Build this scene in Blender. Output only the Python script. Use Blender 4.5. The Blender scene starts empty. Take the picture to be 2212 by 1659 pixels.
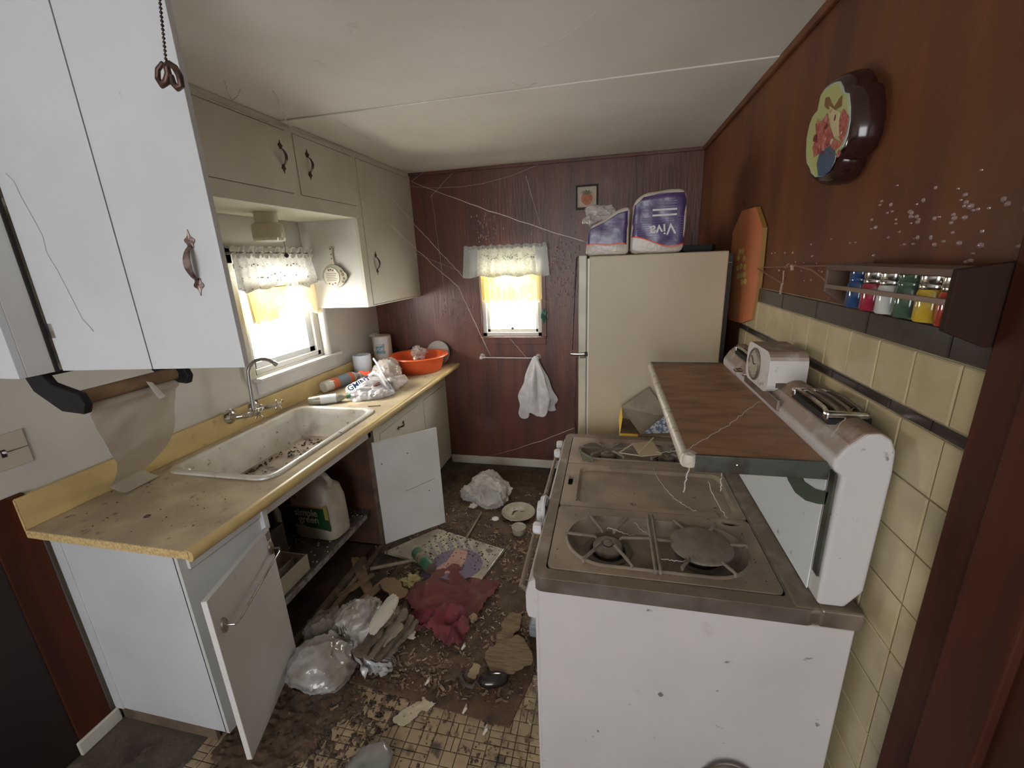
import bpy, bmesh, math, random
from mathutils import Vector as V, Matrix, noise
from mathutils.geometry import tessellate_polygon
random.seed(7)
SC = bpy.context.scene
COL = SC.collection
PI = math.pi
# ------------------------------------------------------------------ camera
CP = V((1.95502616, 0.0, 1.75707311))
RT = V((0.97584776, 0.21481409, -0.03969961))
UP = V((-0.02239562, 0.27915196, 0.95998574))
FW = V((-0.21730068, 0.93591083, -0.27722071))
FPX = 922.656
cd = bpy.data.cameras.new('camera')
cam = bpy.data.objects.new('camera', cd)
COL.objects.link(cam)
cam.matrix_world = Matrix(((RT.x, UP.x, -FW.x, CP.x), (RT.y, UP.y, -FW.y, CP.y), (RT.z, UP.z, -FW.z, CP.z), (0, 0, 0, 1)))
cd.sensor_width = 36
cd.lens = FPX / 2212 * 36
cd.clip_start = 0.02
SC.camera = cam


def at(px, py, ax, v):
    """a spot measured on the plane x/y/z = v"""
    r = FW + RT * ((px - 1106) / FPX) - UP * ((py - 829.5) / FPX)
    i = 'xyz'.index(ax)
    return CP + r * ((v - CP[i]) / r[i])


# ------------------------------------------------------------------ world, lights, exposure
w = bpy.data.worlds.new('sky')
SC.world = w
w.use_nodes = True
bg = w.node_tree.nodes['Background']
bg.inputs[0].default_value = (0.93, 0.97, 1.0, 1)
bg.inputs[1].default_value = 3.5
SC.view_settings.view_transform = 'Standard'
SC.view_settings.look = 'None'
SC.view_settings.gamma = 1
SC.view_settings.use_curve_mapping = False
SC.view_settings.exposure = 0.5


def area(name, loc, rot, sx, sy, power, col):
    l = bpy.data.lights.new(name, 'AREA')
    l.shape = 'RECTANGLE'
    l.size, l.size_y, l.energy, l.color = sx, sy, power, col
    o = bpy.data.objects.new(name, l)
    COL.objects.link(o)
    o.location, o.rotation_euler = loc, rot
    return o


area('daylight_of_hall_window', (1.45, -1.95, 1.5), (PI / 2, 0, 0), 1.5, 1.5, 12.8, (0.99, 0.97, 0.96))
area('daylight_of_left_window', (-0.16, 2.27, 1.5), (0, -PI / 2, 0), 0.6, 0.55, 24, (1.0, 0.96, 0.87))
area('daylight_of_back_window', (1.19, 3.53, 1.47), (-PI / 2, 0, 0), 0.45, 0.55, 19, (1.0, 0.96, 0.87))

# ------------------------------------------------------------------ materials
MATS = {}


def M(name, col, rough=0.55, metal=0.0, c2=None, scale=6.0, thr=(0.42, 0.62), bump=0.0, bscale=80.0, spk=None,
      dust=None, stretch=(1, 1, 1), trans=0.0, alpha=1.0, coat=0.0, spec=0.5, rnd=0.0, spk2=None, detail=6.0, sheen=0, translucent=0.0):
    if name in MATS:
        return MATS[name]
    m = bpy.data.materials.new(name)
    m.use_nodes = True
    nt = m.node_tree
    N, L = nt.nodes, nt.links
    b = N['Principled BSDF']
    b.inputs['Roughness'].default_value = rough
    b.inputs['Metallic'].default_value = metal
    b.inputs['Transmission Weight'].default_value = trans
    b.inputs['Alpha'].default_value = alpha
    b.inputs['Coat Weight'].default_value = coat
    b.inputs['Specular IOR Level'].default_value = spec
    g = N.new('ShaderNodeNewGeometry')
    mp = N.new('ShaderNodeMapping')
    mp.inputs['Scale'].default_value = stretch
    L.new(g.outputs['Position'], mp.inputs[0])
    c = N.new('ShaderNodeRGB')
    c.outputs[0].default_value = (*col, 1)
    cur = c.outputs[0]

    def mix(cur, fac, color, amt=1.0):
        x = N.new('ShaderNodeMix')
        x.data_type = 'RGBA'
        if amt != 1.0:
            q = N.new('ShaderNodeMath')
            q.operation = 'MULTIPLY'
            L.new(fac, q.inputs[0])
            q.inputs[1].default_value = amt
            fac = q.outputs[0]
        L.new(fac, x.inputs[0])
        L.new(cur, x.inputs[6])
        x.inputs[7].default_value = (*color, 1)
        return x.outputs[2]

    def nz(sc, lo, hi, det=6.0, off=0.0, strd=True):
        n = N.new('ShaderNodeTexNoise')
        n.noise_dimensions = '4D'
        n.inputs['W'].default_value = off
        n.inputs['Scale'].default_value = sc
        n.inputs['Detail'].default_value = det
        L.new(mp.outputs[0] if strd else g.outputs['Position'], n.inputs['Vector'])
        r = N.new('ShaderNodeMapRange')
        L.new(n.outputs['Fac'], r.inputs[0])
        r.inputs[1].default_value, r.inputs[2].default_value = lo, hi
        return r.outputs[0], n.outputs['Fac']
    if rnd:
        oi = N.new('ShaderNodeObjectInfo')
        hs = N.new('ShaderNodeHueSaturation')
        r = N.new('ShaderNodeMapRange')
        L.new(oi.outputs['Random'], r.inputs[0])
        r.inputs[3].default_value, r.inputs[4].default_value = 1 - rnd, 1 + rnd
        L.new(r.outputs[0], hs.inputs['Value'])
        L.new(cur, hs.inputs['Color'])
        cur = hs.outputs[0]
    if c2:
        f, _ = nz(scale, thr[0], thr[1], detail)
        cur = mix(cur, f, c2)
    if dust:                                   # dust lying on upward faces
        s = N.new('ShaderNodeSeparateXYZ')
        L.new(g.outputs['Normal'], s.inputs[0])
        r = N.new('ShaderNodeMapRange')
        L.new(s.outputs[2], r.inputs[0])
        r.inputs[1].default_value, r.inputs[2].default_value = 0.12, 0.6
        f, _ = nz(dust[2] if len(dust) > 2 else 9, 0.15, 0.48, 5, 3.0, False)
        q = N.new('ShaderNodeMath')
        q.operation = 'MULTIPLY'
        L.new(f, q.inputs[0])
        L.new(r.outputs[0], q.inputs[1])
        cur = mix(cur, q.outputs[0], dust[0], dust[1])
        rr = N.new('ShaderNodeMapRange')
        L.new(q.outputs[0], rr.inputs[0])
        rr.inputs[3].default_value, rr.inputs[4].default_value = rough, 0.85
        L.new(rr.outputs[0], b.inputs['Roughness'])
    for k, sp in enumerate((spk, spk2)):
        if sp:                                 # stains: colour, scale, lo, hi, amount
            f, _ = nz(sp[1], sp[2], sp[3], 4 if k == 0 else 8, 7.0 + k, False)
            cur = mix(cur, f, sp[0], sp[4] if len(sp) > 4 else 1.0)
    L.new(cur, b.inputs['Base Color'])
    if bump:
        _, raw = nz(bscale, 0, 1, 4, 1.0)
        bp = N.new('ShaderNodeBump')
        bp.inputs['Strength'].default_value = bump
        bp.inputs['Distance'].default_value = 0.01
        L.new(raw, bp.inputs['Height'])
        L.new(bp.outputs[0], b.inputs['Normal'])
    if translucent:
        tr = N.new('ShaderNodeBsdfTranslucent')
        L.new(cur, tr.inputs[0])
        ms = N.new('ShaderNodeMixShader')
        ms.inputs[0].default_value = translucent
        L.new(b.outputs[0], ms.inputs[1])
        L.new(tr.outputs[0], ms.inputs[2])
        L.new(ms.outputs[0], N['Material Output'].inputs[0])
    MATS[name] = m
    return m


DUST = (0.24, 0.19, 0.135)
paint = M('white_painted_wood', (0.63, 0.63, 0.62), 0.5, c2=(0.57, 0.56, 0.53), scale=3, spk=((0.2, 0.17, 0.13), 34, 0.72, 0.78, 0.6), bump=0.05, bscale=20)
paint_cream = M('aged_cream_paint', (0.61, 0.59, 0.51), 0.42, c2=(0.54, 0.51, 0.42), scale=3, spk=((0.25, 0.2, 0.14), 30, 0.70, 0.78, 0.6), bump=0.06, bscale=18)
paint_side = M('daylit_white_paint', (0.60, 0.61, 0.63), 0.5, c2=(0.55, 0.55, 0.56), scale=2.5, spk=((0.3, 0.28, 0.26), 26, 0.72, 0.78, 0.5), bump=0.06, bscale=14)  # cool daylight on the camera-facing panels put into the white paint
wallpaint = M('off_white_wall_paint', (0.60, 0.58, 0.54), 0.6, c2=(0.52, 0.50, 0.46), scale=2.2, spk=((0.25, 0.2, 0.15), 22, 0.72, 0.8, 0.5), bump=0.05, bscale=30)
ceilpaint = M('grey_ceiling_paint', (0.74, 0.725, 0.67), 0.7, c2=(0.64, 0.62, 0.55), scale=1.4, spk=((0.3, 0.26, 0.2), 12, 0.68, 0.8, 0.4), bump=0.04, bscale=12)
dark_in = M('dark_stained_plywood', (0.075, 0.045, 0.03), 0.7, c2=(0.035, 0.022, 0.018), scale=9, stretch=(1, 1, .2), bump=.2)
panel_back = M('reddish_brown_panelling', (0.145, 0.052, 0.034), 0.38, c2=(0.088, 0.037, 0.028), scale=5, stretch=(2.2, 2.2, 0.25), spec=0.6,
               spk=((0.28, 0.19, 0.16), 2.6, 0.60, 0.74, 0.35), bump=0.25, bscale=30)
panel_right = M('warm_brown_panelling', (0.155, 0.053, 0.019), 0.5, c2=(0.095, 0.033, 0.014), scale=3.2, stretch=(2, 2, 0.35), spec=0.3,
                spk=((0.17, 0.08, 0.03), 1.7, 0.5, 0.7, 0.5), bump=0.12, bscale=25)
mahog = M('dark_mahogany_trim', (0.075, 0.022, 0.010), 0.6, spec=.12, c2=(0.045, 0.015, 0.008), scale=5, stretch=(3, 3, 0.3), bump=.05)
near_black = M('near_black_brown', (0.012, 0.007, 0.006), 0.6, c2=(0.02, 0.009, 0.006), scale=4)
lam_top = M('dusty_yellow_laminate', (0.60, 0.50, 0.32), 0.55, c2=(0.40, 0.315, 0.21), scale=5, thr=(0.38, 0.58), spk=((0.12, 0.09, 0.06), 24, 0.62, 0.72, 0.8), spk2=((0.62, 0.55, 0.38), 90, 0.6, 0.7, 0.3), dust=(DUST, 0.25, 4))
lam_edge = M('yellow_laminate', (0.60, 0.46, 0.20), 0.4, c2=(0.50, 0.38, 0.17), scale=7, spk=((0.2, 0.14, 0.07), 20, 0.63, 0.75, 0.5))
chip = M('raw_particle_board', (0.66, 0.47, 0.22), 0.85, c2=(0.45, 0.30, 0.13), scale=120, bump=.4)
enamel = M('grimy_white_enamel', (0.60, 0.58, 0.53), 0.22, c2=(0.50, 0.46, 0.38), scale=6, spk=((0.12, 0.08, 0.05), 26, 0.64, 0.72, 0.8), spk2=((0.28, 0.2, 0.14), 7, 0.56, 0.7, 0.55), bump=0.03)
sinkfloor = M('dirty_sink_bottom', (0.36, 0.30, 0.23), 0.5, c2=(0.22, 0.16, 0.11), scale=9, spk=((0.06, 0.035, 0.02), 14, 0.58, 0.66, 0.9))
chrome = M('tarnished_chrome', (0.72, 0.70, 0.67), 0.18, 1.0, c2=(0.42, 0.37, 0.31), scale=30)
chrome_brown = M('dust_browned_chrome', (0.44, 0.38, 0.33), 0.25, 0.75, c2=(0.28, 0.22, 0.18), scale=14, dust=(DUST, 0.85, 12))
bronze = M('aged_copper_hardware', (0.12, 0.07, 0.055), 0.45, 0.7, c2=(0.05, 0.03, 0.025), scale=60)
bronze_worn = M('worn_rosy_copper', (0.30, 0.22, 0.20), 0.4, 0.7, c2=(0.10, 0.06, 0.05), scale=50)
black_pl = M('black_plastic', (0.012, 0.011, 0.012), 0.4, spec=0.25)
stove_white = M('stove_white_enamel', (0.58, 0.54, 0.535), 0.3, c2=(0.53, 0.50, 0.49), scale=2.5, spk=((0.14, 0.10, 0.08), 24, 0.685, 0.72, 0.85), spk2=((0.35, 0.28, 0.22), 8, 0.66, 0.75, 0.4), dust=((0.27, 0.19, 0.14), 0.85, 10))
stove_back = M('bright_backguard_enamel', (0.72, 0.75, 0.76), 0.22, spk=((0.25, 0.2, 0.16), 26, 0.66, 0.72, 0.7))
stove_top = M('dust_coated_enamel', (0.33, 0.25, 0.175), 0.6, c2=(0.22, 0.165, 0.115), scale=7, spk=((0.42, 0.35, 0.27), 14, 0.58, 0.72, 0.35), spk2=((0.07, 0.04, 0.03), 30, 0.67, 0.72, 0.7), bump=0.06, bscale=120)
shelf_brown = M('greasy_brown_shelf', (0.35, 0.19, 0.105), 0.5, c2=(0.22, 0.11, 0.058), scale=7, spk=((0.33, 0.2, 0.11), 45, 0.58, 0.64, 0.6), spk2=((0.36, 0.25, 0.16), 6, 0.57, 0.75, 0.4), bump=0.08, stretch=(1, 3, 1))
grime_white = M('speckled_cream_edge', (0.60, 0.54, 0.44), 0.5, c2=(0.30, 0.22, 0.14), scale=50, thr=(.5, .7))
green_grey = M('grey_green_metal_strip', (0.13, 0.145, 0.125), 0.35, 0.6, c2=(0.09, 0.08, 0.065), scale=20)
green_ring = M('dark_green_print', (0.06, 0.085, 0.06), 0.4)
iron = M('dusty_cast_iron', (0.20, 0.165, 0.13), 0.8, c2=(0.11, 0.09, 0.075), scale=40, dust=(DUST, 0.5))
darkpan = M('dark_burner_pan', (0.06, 0.05, 0.045), 0.5, dust=((0.19, 0.15, 0.11), 0.75, 20))  # dark base colour with brown dust on upward faces
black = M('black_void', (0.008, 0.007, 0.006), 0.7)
tile_cream = M('cream_wall_tile', (0.52, 0.435, 0.265), 0.25, c2=(0.45, 0.365, 0.215), scale=8, rnd=0.07, spk=((0.33, 0.26, 0.15), 4, 0.56, 0.72, 0.5), bump=0.03, bscale=9)
tile_dark = M('dark_brown_wall_tile', (0.055, 0.042, 0.036), 0.2, c2=(0.04, 0.03, 0.026), scale=8, rnd=0.1, spk=((0.25, 0.22, 0.19), 8, 0.6, 0.75, 0.35))
grout = M('pale_tile_grout', (0.42, 0.37, 0.25), 0.8, c2=(0.3, 0.25, 0.16), scale=9)
fridge_m = M('almond_fridge_enamel', (0.53, 0.44, 0.31), 0.42, c2=(0.48, 0.39, 0.265), scale=2, bump=0.02, bscale=150, spk=((0.3, 0.22, 0.14), 14, 0.7, 0.8, .3))
fridge_door = M('cream_fridge_door', (0.60, 0.55, 0.42), 0.35, c2=(0.5, 0.45, 0.34), scale=8)
rubber = M('grey_rubber_gasket', (0.22, 0.19, 0.15), 0.7)
plastic_white = M('white_plastic', (0.72, 0.72, 0.74), 0.35, dust=(DUST, 0.2))
bag_white = M('white_grocery_bag_film', (0.74, 0.73, 0.76), 0.32, c2=(0.6, 0.57, 0.58), scale=14, translucent=0.15, bump=0.35, bscale=30)
bag_clear = M('cloudy_clear_bag_film', (0.50, 0.44, 0.40), 0.18, c2=(0.72, 0.67, 0.64), scale=11, alpha=0.72, bump=0.5, bscale=26, spec=0.8)
bag_grey = M('dirty_grey_bag_film', (0.30, 0.27, 0.24), 0.35, c2=(0.42, 0.40, 0.38), scale=7, bump=0.4, bscale=22, spk=((0.16, 0.12, 0.08), 9, 0.55, 0.7, 0.6))
bag_shine = M('shiny_frosted_bag_film', (0.50, 0.49, 0.50), 0.2, c2=(0.27, 0.23, 0.19), scale=6, bump=0.4, bscale=18, spec=0.8, translucent=0.1)
cloth_white = M('off_white_rag', (0.52, 0.48, 0.43), 0.8, c2=(0.40, 0.36, 0.32), scale=12, bump=0.3)
red_cloth = M('dusty_dark_red_cloth', (0.165, 0.038, 0.042), 0.9, c2=(0.13, 0.055, 0.04), scale=5, spk=((0.3, 0.18, 0.13), 9, 0.55, 0.75, 0.35), bump=0.25, bscale=240)
orange_pl = M('orange_plastic', (0.88, 0.155, 0.045), 0.35, translucent=0.12)
paper = M('white_paper', (0.72, 0.71, 0.68), 0.8, bump=0.1)
paper_dusty = M('dusty_paper_towel', (0.58, 0.52, 0.43), 0.9, c2=(0.50, 0.44, 0.35), scale=5, spk=((0.2, 0.13, 0.09), 22, 0.68, 0.75, .5), bump=0.2, bscale=140, translucent=0.15)
card = M('brown_cardboard', (0.27, 0.175, 0.095), 0.85, c2=(0.19, 0.12, 0.065), scale=10, bump=0.1)
card_dusty = M('dusty_cardboard_flap', (0.33, 0.27, 0.19), 0.9, c2=(0.24, 0.19, 0.13), scale=10)
wood_old = M('rotten_grey_wood', (0.16, 0.11, 0.075), 0.85, c2=(0.085, 0.06, 0.042), scale=9, stretch=(1, 1, 1), bump=0.5, bscale=50, spk=((0.26, 0.2, 0.14), 16, 0.58, 0.7, 0.5))
wood_pale = M('pale_splintered_wood', (0.33, 0.24, 0.15), 0.8, c2=(0.2, 0.14, 0.09), scale=15, bump=0.3)
rug_m = M('soiled_brown_mat', (0.125, 0.066, 0.030), 0.8, c2=(0.075, 0.042, 0.024), scale=5, spk=((0.03, 0.018, 0.012), 9, 0.52, 0.66, 0.8), spk2=((0.19, 0.13, 0.08), 40, 0.6, 0.7, 0.4), bump=0.4, bscale=160)
floor_dirt = M('dirt_covered_flooring', (0.10, 0.075, 0.055), 0.9, c2=(0.045, 0.030, 0.024), scale=7, spk=((0.2, 0.155, 0.11), 14, 0.6, 0.7, 0.6), bump=0.5, bscale=70)
ftile = M('tan_mosaic_flooring', (0.36, 0.27, 0.165), 0.6, c2=(0.29, 0.21, 0.13), scale=12, rnd=0.14, spk=((0.05, 0.033, 0.025), 9, 0.60, 0.66, 0.85), spk2=((0.06, 0.04, 0.028), 30, 0.60, 0.65, 0.85), bump=0.1)
crumb_m = M('dark_dirt_crumbs', (0.045, 0.027, 0.018), 0.9, c2=(0.10, 0.065, 0.04), scale=40, thr=(.45, .55))
flake_m = M('pale_paint_flakes', (0.50, 0.42, 0.32), 0.8, c2=(0.33, 0.25, 0.17), scale=25)
straw_m = M('dry_straw_bits', (0.27, 0.18, 0.10), 0.85, c2=(0.14, 0.09, 0.055), scale=30)
web_m = M('cobweb_strand', (0.75, 0.70, 0.66), 0.8, alpha=0.6)
lace_m = M('white_lace', (0.86, 0.86, 0.82), 0.8, c2=(0.72, 0.73, 0.70), scale=50, translucent=0.14, spk=((0.45, 0.46, 0.38), 60, 0.66, 0.70, 0.8))
lace_grey = M('unlit_sheer_lace', (0.60, 0.64, 0.62), 0.8, alpha=0.7, translucent=0.1)  # lace beyond the panes, its unlit grey put into the colour
yellow_m = M('yellowed_curtain_cotton', (0.80, 0.66, 0.30), 0.8, c2=(0.80, 0.72, 0.48), scale=9, translucent=0.10)
jar_cols = [('blue', (0.022, 0.055, 0.16)), ('crimson', (0.30, 0.02, 0.045)), ('white', (0.50, 0.50, 0.47)), ('green', (0.05, 0.09, 0.055)), ('yellow', (0.50, 0.33, 0.03)), ('orange red', (0.42, 0.045, 0.02))]
purple = M('purple_printed_film', (0.062, 0.036, 0.13), 0.3, c2=(0.085, 0.05, 0.16), scale=5, bump=0.25, bscale=22, spec=0.7)
roll_white = M('paper_rolls_in_film', (0.62, 0.54, 0.46), 0.3, c2=(0.5, 0.43, 0.36), scale=9, spec=0.7, bump=.2)
orange_line = M('orange_red_print', (0.75, 0.10, 0.04), 0.4)
glass_m = M('window_glass', (0.95, 0.98, 1.0), 0.02, trans=1.0, alpha=0.25)


# ------------------------------------------------------------------ mesh helpers
class MB:
    def __init__(s):
        s.v, s.f = [], []

    def add(s, vs, fs):
        k = len(s.v)
        s.v += [tuple(p) for p in vs]
        s.f += [tuple(i + k for i in f) for f in fs]
        return s

    def box(s, a, b, mat=None):
        x0, y0, z0 = [min(a[i], b[i]) for i in range(3)]
        x1, y1, z1 = [max(a[i], b[i]) for i in range(3)]
        vs = [V(p) for p in ((x0, y0, z0), (x1, y0, z0), (x1, y1, z0), (x0, y1, z0), (x0, y0, z1), (x1, y0, z1), (x1, y1, z1), (x0, y1, z1))]
        if mat:
            vs = [mat @ p for p in vs]
        return s.add(vs, [(0, 3, 2, 1), (4, 5, 6, 7), (0, 1, 5, 4), (1, 2, 6, 5), (2, 3, 7, 6), (3, 0, 4, 7)])

    def tube(s, pts, r, n=8, flat=1.0, cap=True):
        pts = [V(p) for p in pts]
        rs = r if isinstance(r, (list, tuple)) else [r] * len(pts)
        rings = []
        prev = None
        for i, p in enumerate(pts):
            d = (pts[min(i + 1, len(pts) - 1)] - pts[max(i - 1, 0)]).normalized()
            if prev is None:
                a = d.orthogonal().normalized() if abs(d.z) > .9 else d.cross(V((0, 0, 1))).normalized()
            else:
                a = (prev - d * prev.dot(d)).normalized()
            prev = a
            c = d.cross(a)
            rings.append([p + (a * math.cos(2 * PI * k / n) + c * math.sin(2 * PI * k / n) * flat) * rs[i] for k in range(n)])
        return s.loft(rings, cap)

    def loft(s, rings, cap=True, closed=True):
        n = len(rings[0])
        vs = [p for r in rings for p in r]
        fs = []
        for i in range(len(rings) - 1):
            for k in range(n if closed else n - 1):
                a, b = i * n + k, i * n + (k + 1) % n
                fs.append((a, b, b + n, a + n))
        if cap:
            fs.append(tuple(reversed(range(n))))
            fs.append(tuple((len(rings) - 1) * n + k for k in range(n)))
        return s.add(vs, fs)

    def lathe(s, prof, c=(0, 0, 0), ax='z', n=24, cap=False, sx=1.0, sy=1.0):
        c = V(c)
        rings = []
        for r, h in prof:
            ring = []
            for k in range(n):
                t = 2 * PI * k / n
                a, b = r * math.cos(t) * sx, r * math.sin(t) * sy
                p = {'z': V((a, b, h)), 'x': V((h, a, b)), 'y': V((b, h, a)), '-x': V((-h, b, a)), '-y': V((a, -h, b))}[ax]
                ring.append(c + p)
            rings.append(ring)
        return s.loft(rings, cap)

    def prism(s, poly, plane, a, b, holes=()):
        """poly in 2D extruded from a to b; plane 'xy','yz','xz'"""
        def P(q, h):
            return {'xy': (q[0], q[1], h), 'yz': (h, q[0], q[1]), 'xz': (q[0], h, q[1])}[plane]
        loops = [list(poly)] + [list(h) for h in holes]
        flat = [q for l in loops for q in l]
        tris = tessellate_polygon([[V((q[0], q[1], 0)) for q in l] for l in loops])
        n = len(flat)
        vs = [P(q, a) for q in flat] + [P(q, b) for q in flat]
        fs = [tuple(t) for t in tris] + [tuple(i + n for i in reversed(t)) for t in tris]
        k = 0
        for l in loops:
            m = len(l)
            for i in range(m):
                p, q = k + i, k + (i + 1) % m
                fs.append((p, q, q + n, p + n))
            k += m
        return s.add(vs, fs)

    def grid(s, fn, nu, nv):
        vs = [fn(i / nu, j / nv) for j in range(nv + 1) for i in range(nu + 1)]
        fs = [(j * (nu + 1) + i, j * (nu + 1) + i + 1, (j + 1) * (nu + 1) + i + 1, (j + 1) * (nu + 1) + i) for j in range(nv) for i in range(nu)]
        return s.add(vs, fs)

    def obj(s, name, mat, parent=None, smooth=False, bevel=0, seg=2, solid=0, origin=None, fix=True):
        me = bpy.data.meshes.new(name)
        me.from_pydata(s.v, [], s.f)
        if fix:
            bm = bmesh.new()
            bm.from_mesh(me)
            bmesh.ops.recalc_face_normals(bm, faces=bm.faces)
            bm.to_mesh(me)
            bm.free()
        me.materials.append(mat)
        if smooth:
            me.polygons.foreach_set('use_smooth', [True] * len(me.polygons))
            try:
                me.set_sharp_from_angle(angle=math.radians(50))
            except Exception:
                pass
        o = bpy.data.objects.new(name, me)
        COL.objects.link(o)
        if parent:
            o.parent = parent
            if parent.location.length or parent.rotation_euler[2]:
                bpy_inv(o, parent)
        if solid:
            q = o.modifiers.new('solid', 'SOLIDIFY')
            q.thickness = solid
        if bevel:
            q = o.modifiers.new('bevel', 'BEVEL')
            q.width = bevel
            q.segments = seg
            q.limit_method = 'ANGLE'
        return o


def wm(o):
    m = Matrix.LocRotScale(o.location, o.rotation_euler, o.scale)
    return wm(o.parent) @ o.matrix_parent_inverse @ m if o.parent else m


def bpy_inv(o, parent):
    o.matrix_parent_inverse = wm(parent).inverted()


def E(name, loc, label, cat, group=None):
    o = bpy.data.objects.new(name, None)
    o.empty_display_size = 0.05
    COL.objects.link(o)
    o.location = loc
    return tag(o, label, cat, group)


def tag(o, label, cat, group=None, kind=None):
    o['label'] = label
    o['category'] = cat
    if group:
        o['group'] = group
    if kind:
        o['kind'] = kind
    return o


def struct(o, label=None):
    o['kind'] = 'structure'
    if label:
        o['label'] = label
    return o


def emp(name, label=None):
    o = bpy.data.objects.new(name, None)
    COL.objects.link(o)
    return struct(o, label)


def rrect(x0, y0, x1, y1, r, n=6):
    out = []
    for cx, cy, a0 in ((x1 - r, y1 - r, 0), (x0 + r, y1 - r, 90), (x0 + r, y0 + r, 180), (x1 - r, y0 + r, 270)):
        for k in range(n + 1):
            a = math.radians(a0 + 90 * k / n)
            out.append((cx + r * math.cos(a), cy + r * math.sin(a)))
    return out


def rect(x0, y0, x1, y1):
    return [(x0, y0), (x1, y0), (x1, y1), (x0, y1)]


def copy_tree(o, parent=None):
    c = o.copy()
    COL.objects.link(c)
    if parent:
        c.parent = parent
    for ch in [q for q in bpy.data.objects if q.parent == o]:
        copy_tree(ch, c)
    return c


def text(name, s, size, origin, right, up, mat, parent, ext=0.0006, align='CENTER'):
    cu = bpy.data.curves.new(name, 'FONT')
    cu.body = s
    cu.size = size
    cu.extrude = ext
    cu.align_x = align
    cu.align_y = 'CENTER'
    cu.offset = size * 0.012
    t = bpy.data.objects.new(name + '_c', cu)
    COL.objects.link(t)
    bpy.context.view_layer.update()
    me = bpy.data.meshes.new_from_object(t.evaluated_get(bpy.context.evaluated_depsgraph_get()))
    bpy.data.objects.remove(t)
    r = V(right).normalized()
    u = V(up)
    u = (u - r * u.dot(r)).normalized()
    n = r.cross(u)
    m = Matrix(((r.x, u.x, n.x, origin[0]), (r.y, u.y, n.y, origin[1]), (r.z, u.z, n.z, origin[2]), (0, 0, 0, 1)))
    me.transform(m)
    me.materials.clear()
    me.materials.append(mat)
    o = bpy.data.objects.new(name, me)
    COL.objects.link(o)
    o.parent = parent
    bpy_inv(o, parent)
    return o


def fn(p, s=1.0, seed=0.0):
    return noise.noise(V(p) * s + V((seed, seed * 1.7, -seed)))


def blob(c, dims, seed=0, amp=0.25, sub=4, floor=None, freq=2.2, ridge=True):
    """crumpled lump: ridged noise on a squashed icosphere"""
    bm = bmesh.new()
    bmesh.ops.create_icosphere(bm, subdivisions=sub, radius=1)
    for v in bm.verts:
        p = v.co.copy()
        a = 1 - abs(fn(p, freq, seed)) * 2 if ridge else fn(p, freq, seed)
        b = abs(fn(p, freq * 2.3, seed + 9)) if ridge else fn(p, freq * 2.3, seed + 9)
        c3 = abs(fn(p, freq * 5.0, seed + 5))
        k = 1 + amp * 1.5 * fn(p, freq * .6, seed)
        k += amp * .55 * max(0, 1 - abs(fn(p + V((0, 0, .4 * p.x)), freq * 1.15, seed + 2)) * 3.2) ** 2 + amp * .34 * max(0, 1 - abs(fn(p, freq * 2.4, seed + 5)) * 3.5) ** 2
        k -= amp * .65 * max(0, fn(p, freq * 1.6, seed + 11))
        q = V((p.x * dims[0] * k, p.y * dims[1] * k, p.z * dims[2] * k)) + V(c)
        if floor is not None and q.z < floor:
            q.z = floor + 0.001 * (1 + fn(p, 6, seed))
        v.co = q
    mb = MB()
    bm.verts.index_update()
    mb.add([v.co.copy() for v in bm.verts], [tuple(x.index for x in f.verts) for f in bm.faces])
    bm.free()
    return mb


def sheetpoly(poly, z, cell=0.012, h=0.02, freq=9, seed=0, thick=0.0, jitter=0.0):
    """a rumpled sheet over a polygon lying on the floor; poly in xy"""
    xs = [p[0] for p in poly]
    ys = [p[1] for p in poly]

    def inside(x, y):
        c = False
        j = len(poly) - 1
        for i in range(len(poly)):
            if (poly[i][1] > y) != (poly[j][1] > y) and x < (poly[j][0] - poly[i][0]) * (y - poly[i][1]) / (poly[j][1] - poly[i][1]) + poly[i][0]:
                c = not c
            j = i
        return c
    nx = int((max(xs) - min(xs)) / cell) + 2
    ny = int((max(ys) - min(ys)) / cell) + 2
    mb = MB()
    idx = {}
    for j in range(ny):
        for i in range(nx):
            x, y = min(xs) + i * cell, min(ys) + j * cell
            wx = x + fn((x, y, 0), 22, seed + 4) * cell * 1.5 + jitter * fn((x, y, 0), 9, seed + 8)
            wy = y + fn((x, y, 0), 22, seed + 6) * cell * 1.5 + jitter * fn((x, y, 3), 9, seed + 8)
            if not inside(wx, wy):
                continue
            q = []
            for a, b in ((0, 0), (1, 0), (1, 1), (0, 1)):
                k = (i + a, j + b)
                if k not in idx:
                    X, Y = min(xs) + k[0] * cell, min(ys) + k[1] * cell
                    hh = (1 - abs(fn((X, Y, 0), freq, seed)) * 2.2) ** 2 * h + abs(fn((X, Y, 2), freq * 2.6, seed)) * h * 0.9
                    hh *= 0.6 + 0.8 * max(0, 0.5 + fn((X, Y, 5), 4, seed))
                    idx[k] = len(mb.v)
                    mb.v.append((X, Y, z + max(hh, 0.0)))
                q.append(idx[k])
            mb.f.append(tuple(q))
    return mb


# ------------------------------------------------------------------ setting
W, D, H = 2.556, 3.374, 2.434
Y0 = -2.1
fl = emp('floor', 'dirty mosaic patterned kitchen flooring under litter')
struct(MB().box((-0.12, Y0, -0.08), (W + .12, D + .12, -0.004)).obj('flooring', floor_dirt, fl))
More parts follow.
